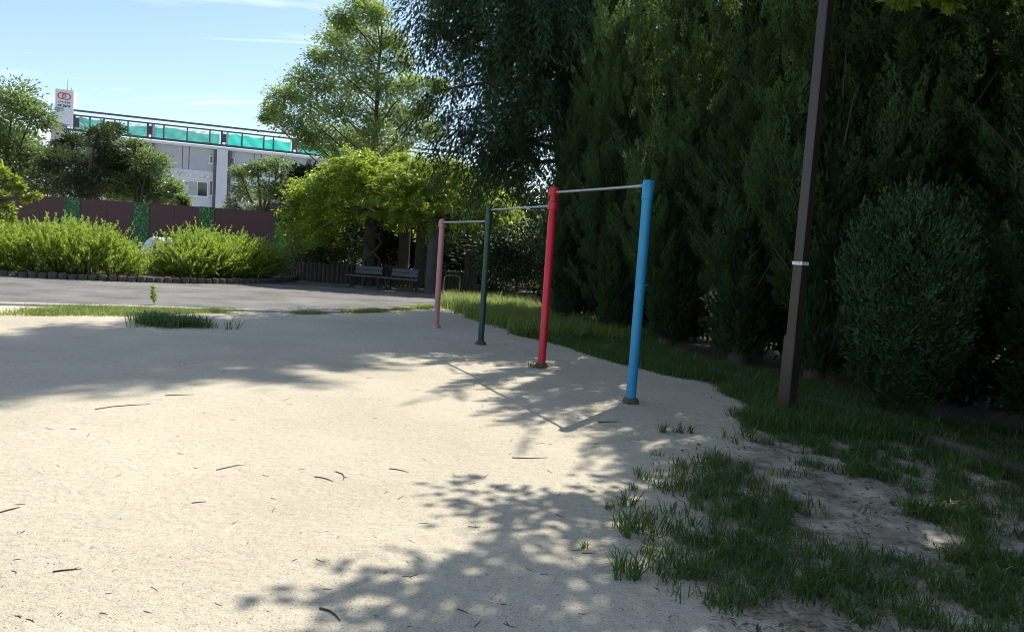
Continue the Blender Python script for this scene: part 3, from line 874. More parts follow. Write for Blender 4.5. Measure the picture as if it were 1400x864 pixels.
# tall conifer hidden behind the junipers; only its shade and its top between the crowns show
def back_conifer():
    root = empty('pine_tree', (2.3, 21.3, 0), 'very tall dark conifer standing behind the cedar and the junipers', 'tree')
    tr = [(0, 0, 0), (.1, 0, 5), (0, 0, 10), (.1, 0, 16), (.05, 0, 23)]
    wd, cr_ = branchy(33, tr, .26, list(np.linspace(7.5, 22.6, 60)), lambda z: float(np.interp(z, [7, 10, 19, 23], [1.6, 2.5, 2.1, .6])), lambda z: .05, 14, 40, .8, .22, .08, .1, .12, hang=.3, tri=True, flat=.8)
    wd.build('trunk', M['bark'], root, smooth=True)
    o = link('crown', cr_, M['lf_cedar'], root); o['kind'] = 'stuff'
back_conifer()

# ------------------------------------------------------------------ hoarding
def hoarding():
    Y = 40.0
    o0 = at_depth(200, 278, Y)
    z = o0[2]
    root = empty('hoarding', (0, Y, 0), 'tall maroon site hoarding with narrow green leaf-print panels behind the bushes', 'hoarding')
    edges = [(-150, 'm'), (-75, 'g'), (-52, 'm'), (12, 'g'), (22, 'm'), (88, 'g'), (110, 'm'), (183, 'g'), (205, 'm'), (273, 'g'), (294, 'm'), (377, 'g'), (398, 'm'), (470, 'g'), (492, 'm'), (560, None)]
    rg = random.Random(2)
    for (a, k), (b_, _) in zip(edges[:-1], edges[1:]):
        xa = at_depth(a, 283, Y)[0]; xb = at_depth(b_, 283, Y)[0]
        if k == 'm':
            n = 2 if xb - xa > 2 else 1
            for i in range(n):
                u0, u1 = xa + (xb - xa) * i / n, xa + (xb - xa) * (i + 1) / n
                MB().box(((u0 + u1) / 2, rg.uniform(-.006, .006), z / 2), (u1 - u0 - .012, .05, z)).build('maroon_panel', M['maroon'], root)
        else:
            MB().box(((xa + xb) / 2, -.02, z / 2 + .02), (xb - xa - .012, .05, z)).build('leaf_print_panel', M['leafprint'], root)
        MB().tube([(xa, .07, 0), (xa, .07, z - .1)], .03, 8).build('support_post', M['steel'], root)
    x0 = at_depth(-150, 283, Y)[0]; x1 = at_depth(560, 283, Y)[0]
    for h in (.8, 2.3):
        MB().box(((x0 + x1) / 2, .12, h), (x1 - x0, .05, .05)).build('back_rail', M['steel'], root)
hoarding()

# ------------------------------------------------------------------ building
def building():
    A = at_depth(89, 149, 75.0); B = at_depth(350, 178, 80.6)
    e = np.array([B[0] - A[0], B[1] - A[1]]); e /= np.linalg.norm(e)
    nrm_ = np.array([e[1], -e[0]])            # towards the camera
    if nrm_[1] > 0: nrm_ = -nrm_
    O = np.array([A[0], A[1]])
    ang = math.atan2(e[1], e[0])
    def Wp(px, py, d=0.0):
        """(s, z) on the facade plane, d metres in front of it"""
        r_ = ray(px, py); o_ = O + nrm_ * d
        t_ = (o_ @ nrm_) / (r_[:2] @ nrm_)
        p = r_[:2] * t_ - O
        return p @ e, EYE + r_[2] * t_
    root = empty('building', (O[0], O[1], 0), 'long grey concrete building with teal netting along its roof, beyond the hoarding', 'building', rz=ang)
    # local axes: x along facade, -y to the camera
    zr = Wp(89, 149)[1]; zb = Wp(180, 189.5)[1]
    SL = 46.0
    def lb(name, mat, s0, s1, z0, z1, d0, d1, par=root):
        """box: s0..s1 along, z0..z1 up, d0..d1 in front of the facade"""
        return MB().box(((s0 + s1) / 2, -(d0 + d1) / 2, (z0 + z1) / 2), (abs(s1 - s0), abs(d1 - d0), abs(z1 - z0))).build(name, mat, par)
    s_l = Wp(89, 149)[0]
    zc = Wp(300, 236)[1]                       # change from grey upper wall to pale lower band
    lb('wall', M['bwall'], s_l, SL, zc, zb - .25, -12, 0)
    lb('lower_wall', M['bwhite'], s_l + .002, SL - .002, 0, zc, -11.9, .10)
    lb('roof_slab', M['bwhite'], s_l - .3, SL, zb - .25, zb, -12.2, .35)
    sp0, sp1 = Wp(296, 240)[0], Wp(311, 240)[0]
    lb('pilaster', M['bwhite'], sp0, sp1, 0, zb - .251, .0, .45)
    for px in (292, 312):
        s0 = Wp(px, 240)[0]
        lb('drain_pipe', M['bdark'], s0 - .02, s0 + .26, 0, zb - .252, .12, .34)
    for px in (421, 206, 120):
        s0 = Wp(px, 235)[0]
        lb('drain_pipe', M['bdark'], s0, s0 + .26, 0, zb - .252, .12, .34)
    for px in (249, 258, 347, 357, 385):          # joints of the upper wall panels
        s0 = Wp(px, 215)[0]
        lb('wall_joint', M['bdark'], s0, s0 + .07, zc + .02, zb - .253, .0, .015)
    # windows
    def window(x0, x1, y0, y1, mull=(), d=.10, blind=None):
        s0, z1 = Wp(x0, y0); s1, z0 = Wp(x1, y0)[0], Wp(x0, y1)[1]
        f = lb('window', M['frame'], s0, s1, z0, z0 + .09, d, d + .12)
        lb('frame', M['frame'], s0, s1, z1 - .08, z1, d, d + .12, f)
        for q in (s0, s1 - .08, *[s0 + (s1 - s0) * mm for mm in mull]):
            lb('frame', M['frame'], q, q + .08, z0 + .09, z1 - .08, d, d + .115, f)
        lb('sill', M['frame'], s0 - .1, s1 + .1, z0 - .08, z0 - .002, d, d + .2, f)
        lb('pane', M['glass'], s0 + .08, s1 - .08, z0 + .09, z1 - .08, d, d + .05, f)
        if blind:
            lb('blind', M['slat'], s0 + (s1 - s0) * blind[0], s0 + (s1 - s0) * blind[1], z0 + .1, z1 - .09, d + .051, d + .07, f)
    window(257, 285, 247, 268, (.45,), blind=(.04, .44))
    window(286, 292, 247, 268, ())
    window(239, 246, 246, 262, ())
    window(286.5, 292, 213, 224, (), d=0.0)
    window(314.5, 321, 215.5, 226, (), d=0.0)
    window(330, 360, 252, 274, (.5,))
    for px, py in [(241, 234.5), (250, 235.5), (261.5, 237.5), (277, 239.5), (284.5, 241)]:
        s0, z0 = Wp(px, py + 2)
        MB().tube([(s0, -.08, z0), (s0, -.34, z0), (s0, -.38, z0 - .06)], [.16, .16, .10], 10).build('vent_hood', M['frame'], root, smooth=True)
    # roof screen
    lb('bottom_rail', M['rail'], s_l, SL, zb + .10, zb + .32, .05, .30)
    lb('top_rail', M['rail'], s_l - .5, SL, zr - .17, zr, .05, .32)
    lb('second_rail', M['rail'], s_l - .5, SL, zr - .60, zr - .47, .05, .28)
    posts = [122, 141, 174, 207, 223, 255, 286, 330, 360, 373, 405, 440, 470, 500]
    for px in posts:
        s0 = Wp(px, 190)[0]
        lb('screen_post', M['rail'], s0, s0 + .14, zb + .32, zr - .62, .10, .24)
    # ladder posts
    for px in (101, 201, 302, 399, 520):
        s0 = Wp(px, 190)[0]
        for ds in (0, .55):
            lb('ladder_post', M['slat'] if ds else M['rail'], s0 + ds, s0 + ds + .2, zb + .32, zr - .62, .31, .5)
        for k in range(7):
            z0 = zb + .5 + k * (zr - zb - 1.3) / 7
            lb('ladder_rung', M['rail'], s0 + .2, s0 + .55, z0, z0 + .12, .34, .46)
    # louvre slats in the bays
    bays = [(84, 100), (104, 140), (141.5, 173), (175, 200), (208, 222.5), (224, 254), (256, 285), (287, 301)]
    for (x0, x1) in bays:
        s0, s1 = Wp(x0, 190)[0], Wp(x1, 190)[0]
        me = MB().box((0, 0, 0), (s1 - s0, .04, .04)).mesh('louvre_slat')
        for k in range(10):
            link('louvre_slat', me, M['slat'] if x0 > 90 else M['rail'], root, ((s0 + s1) / 2, -.27 + .04, zb + .45 + k * (zr - zb - 1.2) / 9.6))
    # teal nets, sagging between posts
    rg = random.Random(6)
    def net(x0, x1, top, bot):
        s0, s1 = Wp(x0, 190)[0], Wp(x1, 190)[0]
        n = 12; zz = zr - .62 - zb - .32
        vs, fs = [], []
        for i in range(n + 1):
            u = i / n; sg = top - .06 * math.sin(PI * u * 2.3 + x0) - rg.uniform(0, .03)
            for j in range(5):
                v = j / 4
                vs.append((s0 + (s1 - s0) * u, -.05 + .04 * math.sin(u * 9 + v * 5), zb + .33 + zz * (bot + (sg - bot) * v)))
        for i in range(n):
            for j in range(4):
                a = i * 5 + j; fs.append((a, a + 5, a + 6, a + 1))
        me = bpy.data.meshes.new('green_net'); me.from_pydata(vs, [], fs)
        link('green_net', me, M['net'], root)
    net(104, 141, .92, 0); net(141, 160, .78, 0); net(155, 200, .74, 0); net(208, 255, .84, 0); net(256, 300, .76, 0)
    net(308, 330, .92, 0); net(330, 360, .88, .0); net(360, 398, .8, 0); net(408, 440, .9, 0); net(440, 520, .85, 0)
    # stair tower end below the sign
    s0 = Wp(77, 165)[0]
    lb('stair_tower', M['bwall'], Wp(70, 200)[0], s_l, 0, zr - .4, -5, .2)
    # rooftop sign (bolted to the tower, a thing of its own)
    D = .5
    sa, zt = Wp(76.5, 122, D); sb = Wp(100, 140, D)[0]; zbm = Wp(77, 168, D)[1]
    sroot = empty('rooftop_sign', tuple((O + e * (sa + sb) / 2 + nrm_ * D).tolist()) + (zbm,), 'white rooftop sign board with a red double-ring logo and dark lettering', 'sign', rz=ang)
    wS, hS = sb - sa, zt - zbm
    MB().box((0, .75, hS / 2), (wS, 1.5, hS)).build('board', M['signface'], sroot)
    fr = MB()
    for x in (-wS / 2, wS / 2): fr.box((x, -.012, hS / 2), (.09, .05, hS + .06))
    fr.box((0, -.013, hS), (wS - .09, .05, .09)); fr.box((0, -.013, .02), (wS - .09, .05, .09))
    fr.build('trim', M['frame'], sroot)
    def ring(cx_, cz_, rx_, rz_, a0, a1, w_):
        n = 28; vs, fs = [], []
        for i in range(n + 1):
            a = a0 + (a1 - a0) * i / n
            for q in (1.0, 1 - w_):
                for yy in (-.004, -.03):
                    vs.append((cx_ + rx_ * q * math.cos(a), yy, cz_ + rz_ * q * math.sin(a)))
        for i in range(n):
            a = i * 4; b_ = a + 4
            fs += [(a + 1, b_ + 1, b_ + 3, a + 3), (a, a + 1, b_ + 1, b_)[::-1], (a + 2, a + 3, b_ + 3, b_ + 2)]
        return vs, fs
    def sp(px, py):
        """spot on the sign face"""
        s_, z_ = Wp(px, py, D); return s_ - (sa + sb) / 2, z_ - zbm
    c1 = sp(84.6, 131.4); c2 = sp(90.9, 132.5); rx_ = .38; rz_ = .33
    lg = MB()
    lg.add(*ring(c1[0], c1[1], rx_, rz_, R(35), R(320), .24))
    lg.add(*ring(c2[0], c2[1], rx_, rz_, R(-105), R(220), .24))
    lg.box((c2[0] - .09, -.017, c2[1] + .02), (.09, .026, .26))
    lg.build('logo', M['signred'], sroot)
    # two rows of small lettering strokes, as far as they can be read
    pat1 = ['L', 'r', '4', 'i', 'c', '4', 'o']
    pat2 = ['li', 'T', 'j', 'w', '2', 'x']
    tx = MB()
    strokes = {'L': [(0, .5, .25, 1), (.5, .12, 1, .25)], 'r': [(0, .5, .25, 1), (.5, .85, .9, .25)], '4': [(.6, .5, .3, 1), (.35, .4, .9, .25), (.2, .65, .3, .35)],
               'i': [(.4, .4, .25, .8), (.4, .95, .25, .15)], 'c': [(.1, .5, .25, .9), (.5, .1, .8, .2), (.5, .9, .8, .2)], 'o': [(.1, .5, .25, .9), (.9, .5, .25, .9), (.5, .1, .8, .2), (.5, .9, .8, .2)],
               'li': [(.1, .5, .22, 1), (.45, .55, .22, .8), (.8, .4, .5, .25), (.8, .8, .5, .2)], 'T': [(.5, .5, .3, 1), (.5, .9, 1, .25), (.3, .35, .6, .2)],
               'j': [(.8, .5, .25, 1), (.4, .12, .8, .22), (.35, .75, .6, .2)], 'w': [(.1, .6, .22, .8), (.5, .4, .22, .7), (.9, .6, .22, .8), (.5, .1, .9, .2)],
               '2': [(.5, .9, 1, .22), (.8, .65, .22, .5), (.4, .4, .6, .22), (.2, .15, .4, .3)], 'x': [(.5, .5, .35, .9), (.5, .5, 1, .3), (.2, .15, .3, .3), (.85, .15, .3, .3)]}
    for row, pat, x0, y0, dy_, dx_, hh, ww in ((0, pat1, 80.2, 139.2, .30, 2.25, .16, .11), (1, pat2, 79.0, 144.1, .30, 2.9, .20, .16)):
        for k, ch_ in enumerate(pat):
            sx_, sz_ = sp(x0 + dx_ * k, y0 + dy_ * k)
            for (ux, uz, uw, uh) in strokes[ch_]:
                tx.box((sx_ + ux * ww, -.012, sz_ - hh / 2 + uz * hh), (max(.03, uw * ww), .02, max(.03, uh * hh)))
    tx.build('lettering', M['signnavy'], sroot)['kind'] = 'stuff'
    q0 = sp(75.2, 149); 
    bp_ = MB().box((q0[0] + .33, -.045, q0[1]), (.72, .05, .30)).build('blue_plate', M['signblue'], sroot)
    MB().box((q0[0] + .2, -.073, q0[1]), (.25, .006, .08)).box((q0[0] + .5, -.073, q0[1] + .01), (.16, .006, .08)).build('print', M['white'], bp_)['kind'] = 'stuff'
    a0 = sp(91.5, 122)
    MB().tube([(a0[0], .3, hS), (a0[0], .3, hS + 1.1)], .022, 6).build('antenna', M['rail'], sroot)
    a0 = sp(96.5, 123)
    MB().tube([(a0[0], .4, hS), (a0[0], .4, hS + .35)], .02, 6).build('antenna', M['rail'], sroot)
    # braces of the sign
    MB().tube([(-wS / 2 + .1, .8, .0), (-wS / 2 - .9, .8, -2.6)], .09, 6).build('brace', M['slat'], sroot)
building()

# ------------------------------------------------------------------ round planter with bushes and fountain
RC = np.array([-14.6, 26.9]); RR = 6.5
def ring_kerb():
    root = empty('planter_kerb', (RC[0], RC[1], 0), 'dark ring of small upright stone blocks edging the round bush bed', 'kerb')
    me = MB().lathe([(.12, 0), (.125, .11), (.11, .16), (.06, .175)], 8).mesh('kerb_block', True)
    rg = random.Random(4)
    n = 168
    for k in range(n):
        a = 2 * PI * k / n
        o = link('kerb_block', me, M['ringstone'], root, (RR * math.cos(a), RR * math.sin(a), rg.uniform(-.03, .01)))
        o.rotation_euler = (rg.uniform(-.05, .05), rg.uniform(-.05, .05), rg.uniform(0, 6))
    me = bpy.data.meshes.new('planter_bed')
    n = 48
    me.from_pydata([((RR - .05) * math.cos(2 * PI * k / n) + RC[0], (RR - .05) * math.sin(2 * PI * k / n) + RC[1], .10) for k in range(n)], [], [tuple(range(n))])
    tag(link('planter_bed', me, M['soil']), kind='structure')
ring_kerb()

def spiky_bush(label, a0, a1, seed, nsh, per=46, hmax=1.62):
    r = np.random.default_rng(seed)
    am = (a0 + a1) / 2
    root = empty('bush', (RC[0] + 4.8 * math.cos(am), RC[1] + 4.8 * math.sin(am), .1), label, 'bush')
    a = a0 + (a1 - a0) * r.random(nsh)
    rad = 3.3 + 2.9 * r.random(nsh) ** .7
    base = np.stack([RC[0] + rad * np.cos(a), RC[1] + rad * np.sin(a), np.full(nsh, .1)], 1)
    # rounded mound: shoots start somewhere up the stems
    edge = np.minimum(np.minimum((a - a0), (a1 - a)) * 5.0 / .9, (6.35 - rad) / .75)
    env = hmax * np.clip(.35 + .65 * np.sqrt(np.clip(edge, 0, 1)), 0, 1) * (1 + .10 * np.sin(a * 9) + .06 * np.sin(a * 23 + 1))
    start = r.random(nsh) ** .85 * .84
    base[:, 2] += env * start
    # outward lean near the edges
    od = np.stack([np.cos(a), np.sin(a), np.zeros(nsh)], 1)
    td = np.stack([-np.sin(a), np.cos(a), np.zeros(nsh)], 1)
    eo = np.clip((rad - 4.9) / 1.3, 0, 1); el = np.clip(1 - (a - a0) * 5 / 1.2, 0, 1); er = np.clip(1 - (a1 - a) * 5 / 1.2, 0, 1)
    D = nrm(np.array([0, 0, 1.0]) * (.55 + .6 * start)[:, None] + od * (eo * .75)[:, None] + td * ((er - el) * .6)[:, None] + r.normal(0, .34, (nsh, 3)))
    L = .30 + .32 * r.random(nsh)
    longs = r.random(nsh) < .07
    L = np.where(longs, L + .28, L)
    ip = np.repeat(np.arange(nsh), per); n = len(ip); tq = r.random(n)
    P = base[ip] + D[ip] * (L[ip] * tq)[:, None] + od[ip] * (L[ip] * .25 * tq ** 2 * eo[ip])[:, None]
    side = nrm(r.normal(0, 1, (n, 3)))
    DD = nrm(D[ip] * .8 + side * .75)
    V = leaves(P, DD, r.normal(0, 1, (n, 3)) + np.array([0, 0, 1.2]), .060 + .035 * r.random(n) - .02 * tq, .024 + .012 * r.random(n), 'quad')
    tint = np.clip(.15 + .55 * start[ip] + .2 * tq + r.normal(0, .15, n), 0, 1)
    V -= np.array(root.location)
    o = link('foliage', np_mesh('foliage', V, 4, tint), M['lf_bush'], root); o['kind'] = 'stuff'
    st = MB()
    for k in range(0, nsh, 6):
        b0 = base[k]; gnd = np.array([b0[0] * .8 + .2 * (RC[0] + 4.6 * math.cos(a[k])), b0[1] * .8 + .2 * (RC[1] + 4.6 * math.sin(a[k])), .1])
        o_ = np.array(root.location)
        st.tube([tuple(gnd - o_), tuple((gnd + b0) / 2 - o_ + r.normal(0, .03, 3)), tuple(b0 - o_), tuple(b0 + D[k] * L[k] - o_)], [.012, .009, .006, .003], 4, cap=False)
    st.build('stems', M['bark'], root)['kind'] = 'stuff'
spiky_bush('left bright green spiky bush in the round planter, reaching the left edge of the photo', R(-150), R(-53), 61, 3700, hmax=1.28)
spiky_bush('right bright green spiky bush in the round planter, nearer the pergola', R(-40), R(6), 62, 2200, hmax=1.28)

def fountain():
    loc = (-12.1, 25.9, .1)
    root = empty('fountain', loc, 'small white fountain splashing in the gap between the two spiky bushes', 'fountain')
    MB().lathe([(.85, 0), (.88, .5), (.98, .55), (.98, .64), (.80, .64), (.78, .5), (.2, .45)], 28).build('basin', M['concrete'], root, smooth=True)
    MB().lathe([(.12, .4), (.09, .7), (.16, .8), (.05, .86)], 12).build('nozzle', M['steel'], root, smooth=True)
    rg = random.Random(9)
    for k in range(7):
        a = 2 * PI * k / 7 + .3; l = rg.uniform(.5, .85)
        pts = [(math.cos(a) * l * q, math.sin(a) * l * q, .84 + 1.5 * q - 1.8 * q * q) for q in np.linspace(0, 1, 8)]
        MB().tube(pts, [.018 + .012 * q for q in range(8)], 6).build('water_jet', M['water'], root, smooth=True)
    mb = MB()
    for k in range(240):
        a = rg.uniform(0, 2 * PI); d = rg.gauss(.6, .25); z = rg.uniform(.5, 1.0); s_ = rg.uniform(.012, .04)
        c_ = (math.cos(a) * d, math.sin(a) * d, z)
        mb.add([(c_[0] + s_, c_[1], c_[2]), (c_[0] - s_, c_[1], c_[2]), (c_[0], c_[1] + s_, c_[2]), (c_[0], c_[1] - s_, c_[2]), (c_[0], c_[1], c_[2] + s_), (c_[0], c_[1], c_[2] - s_)],
               [(0, 2, 4), (2, 1, 4), (1, 3, 4), (3, 0, 4), (2, 0, 5), (1, 2, 5), (3, 1, 5), (0, 3, 5)])
    o = mb.build('spray', M['water'], root); o['kind'] = 'stuff'
fountain()

# ------------------------------------------------------------------ pergola with wisteria, benches, palisade
def pergola():
    root = empty('pergola', (-4.5, 27.3, 0), 'shaded pergola of stout concrete columns carrying beams under the climbing vine', 'pergola')
    o0 = np.array([-4.5, 27.3])
    cols = [tuple(g(500, 391)[:2] + [0, .3]), tuple(g(573, 393)[:2]), tuple(g(590, 402)[:2]), (-7.6, 30.6), (-4.6, 31.0), (-1.8, 30.2)]
    me = MB().lathe([(.27, 0), (.25, .05), (.235, 1.2), (.225, 2.55)], 14).mesh('column', True)
    for x, y in cols: link('column', me, M['column'], root, (x - o0[0], y - o0[1], 0))
    for y in (26.9, 30.6): MB().box((-.2, y - o0[1], 2.64), (8.2, .16, .18)).build('beam', M['log'], root)
    for k in range(12): MB().box((-4.1 + k * .72, 1.6, 2.80), (.10, 5.6, .12)).build('rafter', M['log'], root)
pergola()

def wisteria():
    r = np.random.default_rng(71)
    loc = np.array([-4.5, 27.3, 0])
    root = empty('wisteria_vine', tuple(loc), 'dense bright green vine mounded over the pergola, trailing down its left side', 'vine')
    # spray origins on a flattened mound
    n = 2300
    u = r.uniform(-1, 1, n); v = r.uniform(-1, 1, n)
    keep = (np.abs(u) ** 3 + np.abs(v) ** 3) < 1
    u, v = u[keep], v[keep]; n = len(u)
    X = .3 + u * 3.95; Yl = .5 + v * 2.5
    hgt = 2.9 + 1.55 * np.clip(1 - np.abs(u) ** 2.6, 0, 1) ** .6 * np.clip(1 - np.abs(v) ** 4, 0, 1) ** .5 + .35 * np.sin(X * 2.1 + 1) * np.sin(Yl * 1.9) 
    # lower skirt: hang down along the edges, more on the left
    ed = np.maximum(np.abs(u), np.abs(v))
    Z = hgt - r.random(n) ** 1.5 * .9
    skirt = (ed > .72)
    Z = np.where(skirt & (r.random(n) < .75), 2.35 + (hgt - 2.35) * r.random(n), Z)
    front = (v < -.55) & (r.random(n) < .6)
    Z = np.where(front, 2.2 + (hgt - 2.2) * r.random(n), Z)
    left = (u < -.6) & (r.random(n) < .7)
    Z = np.where(left, 1.3 + (hgt - 1.3) * r.random(n), Z)
    C = np.stack([X, Yl, Z], 1)
    outd = nrm(np.stack([u * 1.0, v * 1.0, np.clip(1 - ed, 0, 1) * 1.6 + .15], 1))
    D = nrm(outd + r.normal(0, .4, (n, 3)))
    L = .35 + .45 * r.random(n)
    per = 44
    ip = np.repeat(np.arange(n), per); m_ = len(ip); tq = r.random(m_)
    P = C[ip] + D[ip] * (L[ip] * tq)[:, None] + np.array([0, 0, -1.0]) * (L[ip] * .5 * tq ** 2)[:, None] + r.normal(0, .06, (m_, 3))
    side = nrm(np.cross(D[ip], np.array([0, 0, 1.0]))) * np.where(r.random(m_) < .5, -1, 1)[:, None]
    DD = nrm(D[ip] * .5 + side * .8 + np.array([0, 0, -.5]) + r.normal(0, .3, (m_, 3)))
    V = leaves(P, DD, nrm(np.array([0, 0, 1.0]) + r.normal(0, .5, (m_, 3))), .11 + .07 * r.random(m_), .042 + .02 * r.random(m_), 'quad')
    tint = np.clip(.1 + .6 * np.repeat(r.random(n), per) + r.normal(0, .17, m_), 0, 1)
    o = link('foliage', np_mesh('foliage', V, 4, tint), M['lf_wist'], root); o['kind'] = 'stuff'
    wd = MB()
    rg = random.Random(5)
    for (bx_, by_) in ((-.75, .35), (1.8, -.8), (-3.2, 3.3)):
        for q in range(2):
            pts = [(bx_ + .3 * math.cos(k * 1.3 + q * 3), by_ + .3 * math.sin(k * 1.3 + q * 3), k * .33) for k in range(9)]
            wd.tube(pts + [(bx_ + rg.uniform(-2, 2), by_ + 1.4, 3.0)], [.05] * 9 + [.02], 6)
    for k in range(46):     # whips sticking out of the mass
        i = rg.randrange(n); c_ = C[i]; d_ = D[i]
        if k % 2: d_ = nrm(np.array([-.9, -.4, .25]) + r.normal(0, .3, 3))
        l = rg.uniform(.5, 1.1)
        wd.tube([tuple(c_), tuple(c_ + d_ * l * .5 + [0, 0, .05]), tuple(c_ + d_ * l - [0, 0, .12 * l])], [.008, .006, .003], 4, cap=False)
    wd.build('stems', M['bark'], root)['kind'] = 'stuff'
wisteria()

def bench(loc, rz, label):
    root = empty('bench', loc, label, 'bench', rz=rz)
    for k in range(3):
        MB().box((0, -.06 + .13 * k, .42), (1.35, .115, .04), ch=.006).build('seat_slat', M['bench'], root)
    mtx = Matrix.Translation((0, .33, .44)) @ Matrix.Rotation(R(-20), 4, 'X')
    for k in range(2):
        MB().box((0, 0, .12 + k * .15), (.98, .03, .13), mat=mtx).build('back_slat', M['benchback'], root)
    for s_ in (-.5, .5):
        MB().box((s_, -.1, .2), (.06, .06, .40)).build('leg', M['iron'], root)
        MB().box((s_, .26, .2), (.06, .06, .40)).build('leg', M['iron'], root)
        MB().box((s_, .035, .05), (.05, .05, .2), mat=mtx).build('back_support', M['iron'], root)
b1 = g(497, 394); b2 = g(546, 398)
bench((b1[0], b1[1] + .2, 0), R(-7), 'left one of two slatted benches under the pergola, with a longer grey back')
bench((b2[0], b2[1] + .1, 0), R(-14), 'right one of two slatted benches under the pergola, nearer the red and pink posts')

def palisade():
    P0 = [tuple(g(p, q)[:2]) for p, q in [(386, 380), (420, 384), (470, 388), (500, 389)]] + [(-4.2, 29.3), (-2.6, 28.9), (-1.2, 27.9)]
    C = catmull(P0, 10)
    C = np.array(C); seg = np.linalg.norm(np.diff(C, axis=0), axis=1); cum = np.concatenate([[0], np.cumsum(seg)])
    root = empty('log_palisade', (C[0][0], C[0][1], 0), 'low curved retaining wall of upright weathered logs behind the benches', 'retaining wall')
    rg = random.Random(7)
    me = MB().lathe([(.085, 0), (.09, .3), (.085, .70), (.07, .73)], 9).mesh('log', True)
    n = int(cum[-1] / .175)
    for k in range(n):
        s_ = k * .175
        x, y = np.interp(s_, cum, C[:, 0]), np.interp(s_, cum, C[:, 1])
        o = link('log', me, M['log'], root, (x - C[0][0], y - C[0][1], 0)); o.scale = (1, 1, rg.uniform(.93, 1.05))
        o.rotation_euler = (rg.uniform(-.02, .02), rg.uniform(-.02, .02), rg.uniform(0, 6))
palisade()

def u_rail(loc, rz, wdt, h, label):
    root = empty('hoop_rail', loc, label, 'rail', rz=rz)
    rr = .13
    pts = [(-wdt / 2, 0, 0), (-wdt / 2, 0, h - rr)] + [(-wdt / 2 + rr - rr * math.cos(a), 0, h - rr + rr * math.sin(a)) for a in np.linspace(.2, PI / 2, 5)] + \
          [(wdt / 2 - rr + rr * math.sin(a), 0, h - rr + rr * math.cos(a)) for a in np.linspace(0, PI / 2 - .2, 5)] + [(wdt / 2, 0, h - rr), (wdt / 2, 0, 0)]
    MB().tube(pts, .03, 10).build('pipe', M['pipe'], root, smooth=True)
q = g(616, 404); u_rail((q[0], q[1] + .3, 0), R(35), .62, .66, 'nearer low bent-pipe hoop rail beside the pergola column')
q = g(622, 400); u_rail((q[0] - .05, q[1] + .8, 0), R(15), .9, .74, 'farther and wider bent-pipe hoop rail beside the pergola column')

# dark shrubs and trees closing the view behind pergola and cedar
def shrub(loc, label, w_, h_, mat, seed, nl, LL, WW, d_=1.2):
    rg = random.Random(seed); cl = []
    for k in range(9):
        cl.append((rg.uniform(-w_, w_), rg.uniform(-d_, d_), rg.uniform(.25, .85) * h_, rg.uniform(.28, .4) * h_))
    clump_tree('shrub', loc, label, 'shrub', cl, mat, seed, nl, LL, WW, .35 * h_, .06)
shrub((-7.7, 30.6, 0), 'leafy shrub above the log wall at the left foot of the pergola', 1.3, 2.3, M['lf_dark'], 81, 11000, .13, .06)
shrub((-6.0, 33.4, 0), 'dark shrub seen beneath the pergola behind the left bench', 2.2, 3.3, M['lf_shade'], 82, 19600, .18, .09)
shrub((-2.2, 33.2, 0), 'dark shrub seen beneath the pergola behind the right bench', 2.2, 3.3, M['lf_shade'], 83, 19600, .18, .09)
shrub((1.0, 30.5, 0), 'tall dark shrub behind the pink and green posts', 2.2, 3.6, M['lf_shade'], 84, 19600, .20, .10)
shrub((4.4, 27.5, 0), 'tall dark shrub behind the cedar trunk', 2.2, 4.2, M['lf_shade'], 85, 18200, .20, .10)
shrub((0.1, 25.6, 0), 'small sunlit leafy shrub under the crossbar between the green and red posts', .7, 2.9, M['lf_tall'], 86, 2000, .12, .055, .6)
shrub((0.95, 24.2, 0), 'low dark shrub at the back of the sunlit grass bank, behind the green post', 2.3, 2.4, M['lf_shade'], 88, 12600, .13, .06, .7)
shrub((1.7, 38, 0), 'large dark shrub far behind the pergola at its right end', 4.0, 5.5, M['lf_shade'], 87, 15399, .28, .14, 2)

for k, y_ in enumerate([17.5, 15.3, 13.2, 11.3, 9.4, 7.4]):  # added low shrubs that block the sunlit ground behind the trunks
    rg = random.Random(300 + k)
    cl = [(rg.uniform(-.9, .9), rg.uniform(-.5, .5), rg.uniform(.3, .95), rg.uniform(.35, .5)) for q in range(8)]
    clump_tree('shrub', (float(edge_x(y_)) + 3.6, y_, 0), 'low dark shrub added between the juniper trunks to block the bright ground behind', 'shrub', cl, M['lf_shade'], 310 + k, 4200, .12, .06, .3, .05, group='low shrubs added under the junipers')

# near broadleaf tree out of frame on the left, a branch of it reaching in
def left_tree():
    Y = 12.0
    loc = (-10.4, 11.6, 0)
    lst = [(-55, 235, 44), (-38, 262, 30), (-75, 290, 46), (-28, 292, 16), (-100, 220, 60), (-120, 290, 50), (-160, 180, 70), (-70, 150, 50), (-120, 90, 70)]
    cl = px_clumps(Y, loc, lst, 91, .5)
    for (px, py, rp) in [(4, 236, 9), (16, 246, 7), (2, 268, 10), (26, 256, 5), (36, 272, 4), (10, 284, 8), (48, 268, 4), (-6, 300, 9), (14, 300, 5)]:
        p = at_depth(px, py, Y + .1); cl.append((p[0] - loc[0], p[1] - loc[1], p[2], rp / FPX * Y))
    root = clump_tree('cherry_tree', loc, 'yellow-green leafy branches reaching in at the left edge before the hoarding', 'tree', cl, M['lf_near'], 92, 3600, .07, .034, 1.6, .08, shell=.2)
    tw = MB()
    for a, b_, c_ in [((-20, 262), (60, 245), (72, 232)), ((-10, 280), (40, 268), (58, 262)), ((-10, 300), (50, 288), (78, 268))]:
        pp = [at_depth(*q_, Y) - np.array(loc) for q_ in (a, b_, c_)]
        tw.tube([tuple(p) for p in pp], [.012, .008, .004], 5)
    tw.build('twig', M['bark'], root)
left_tree()

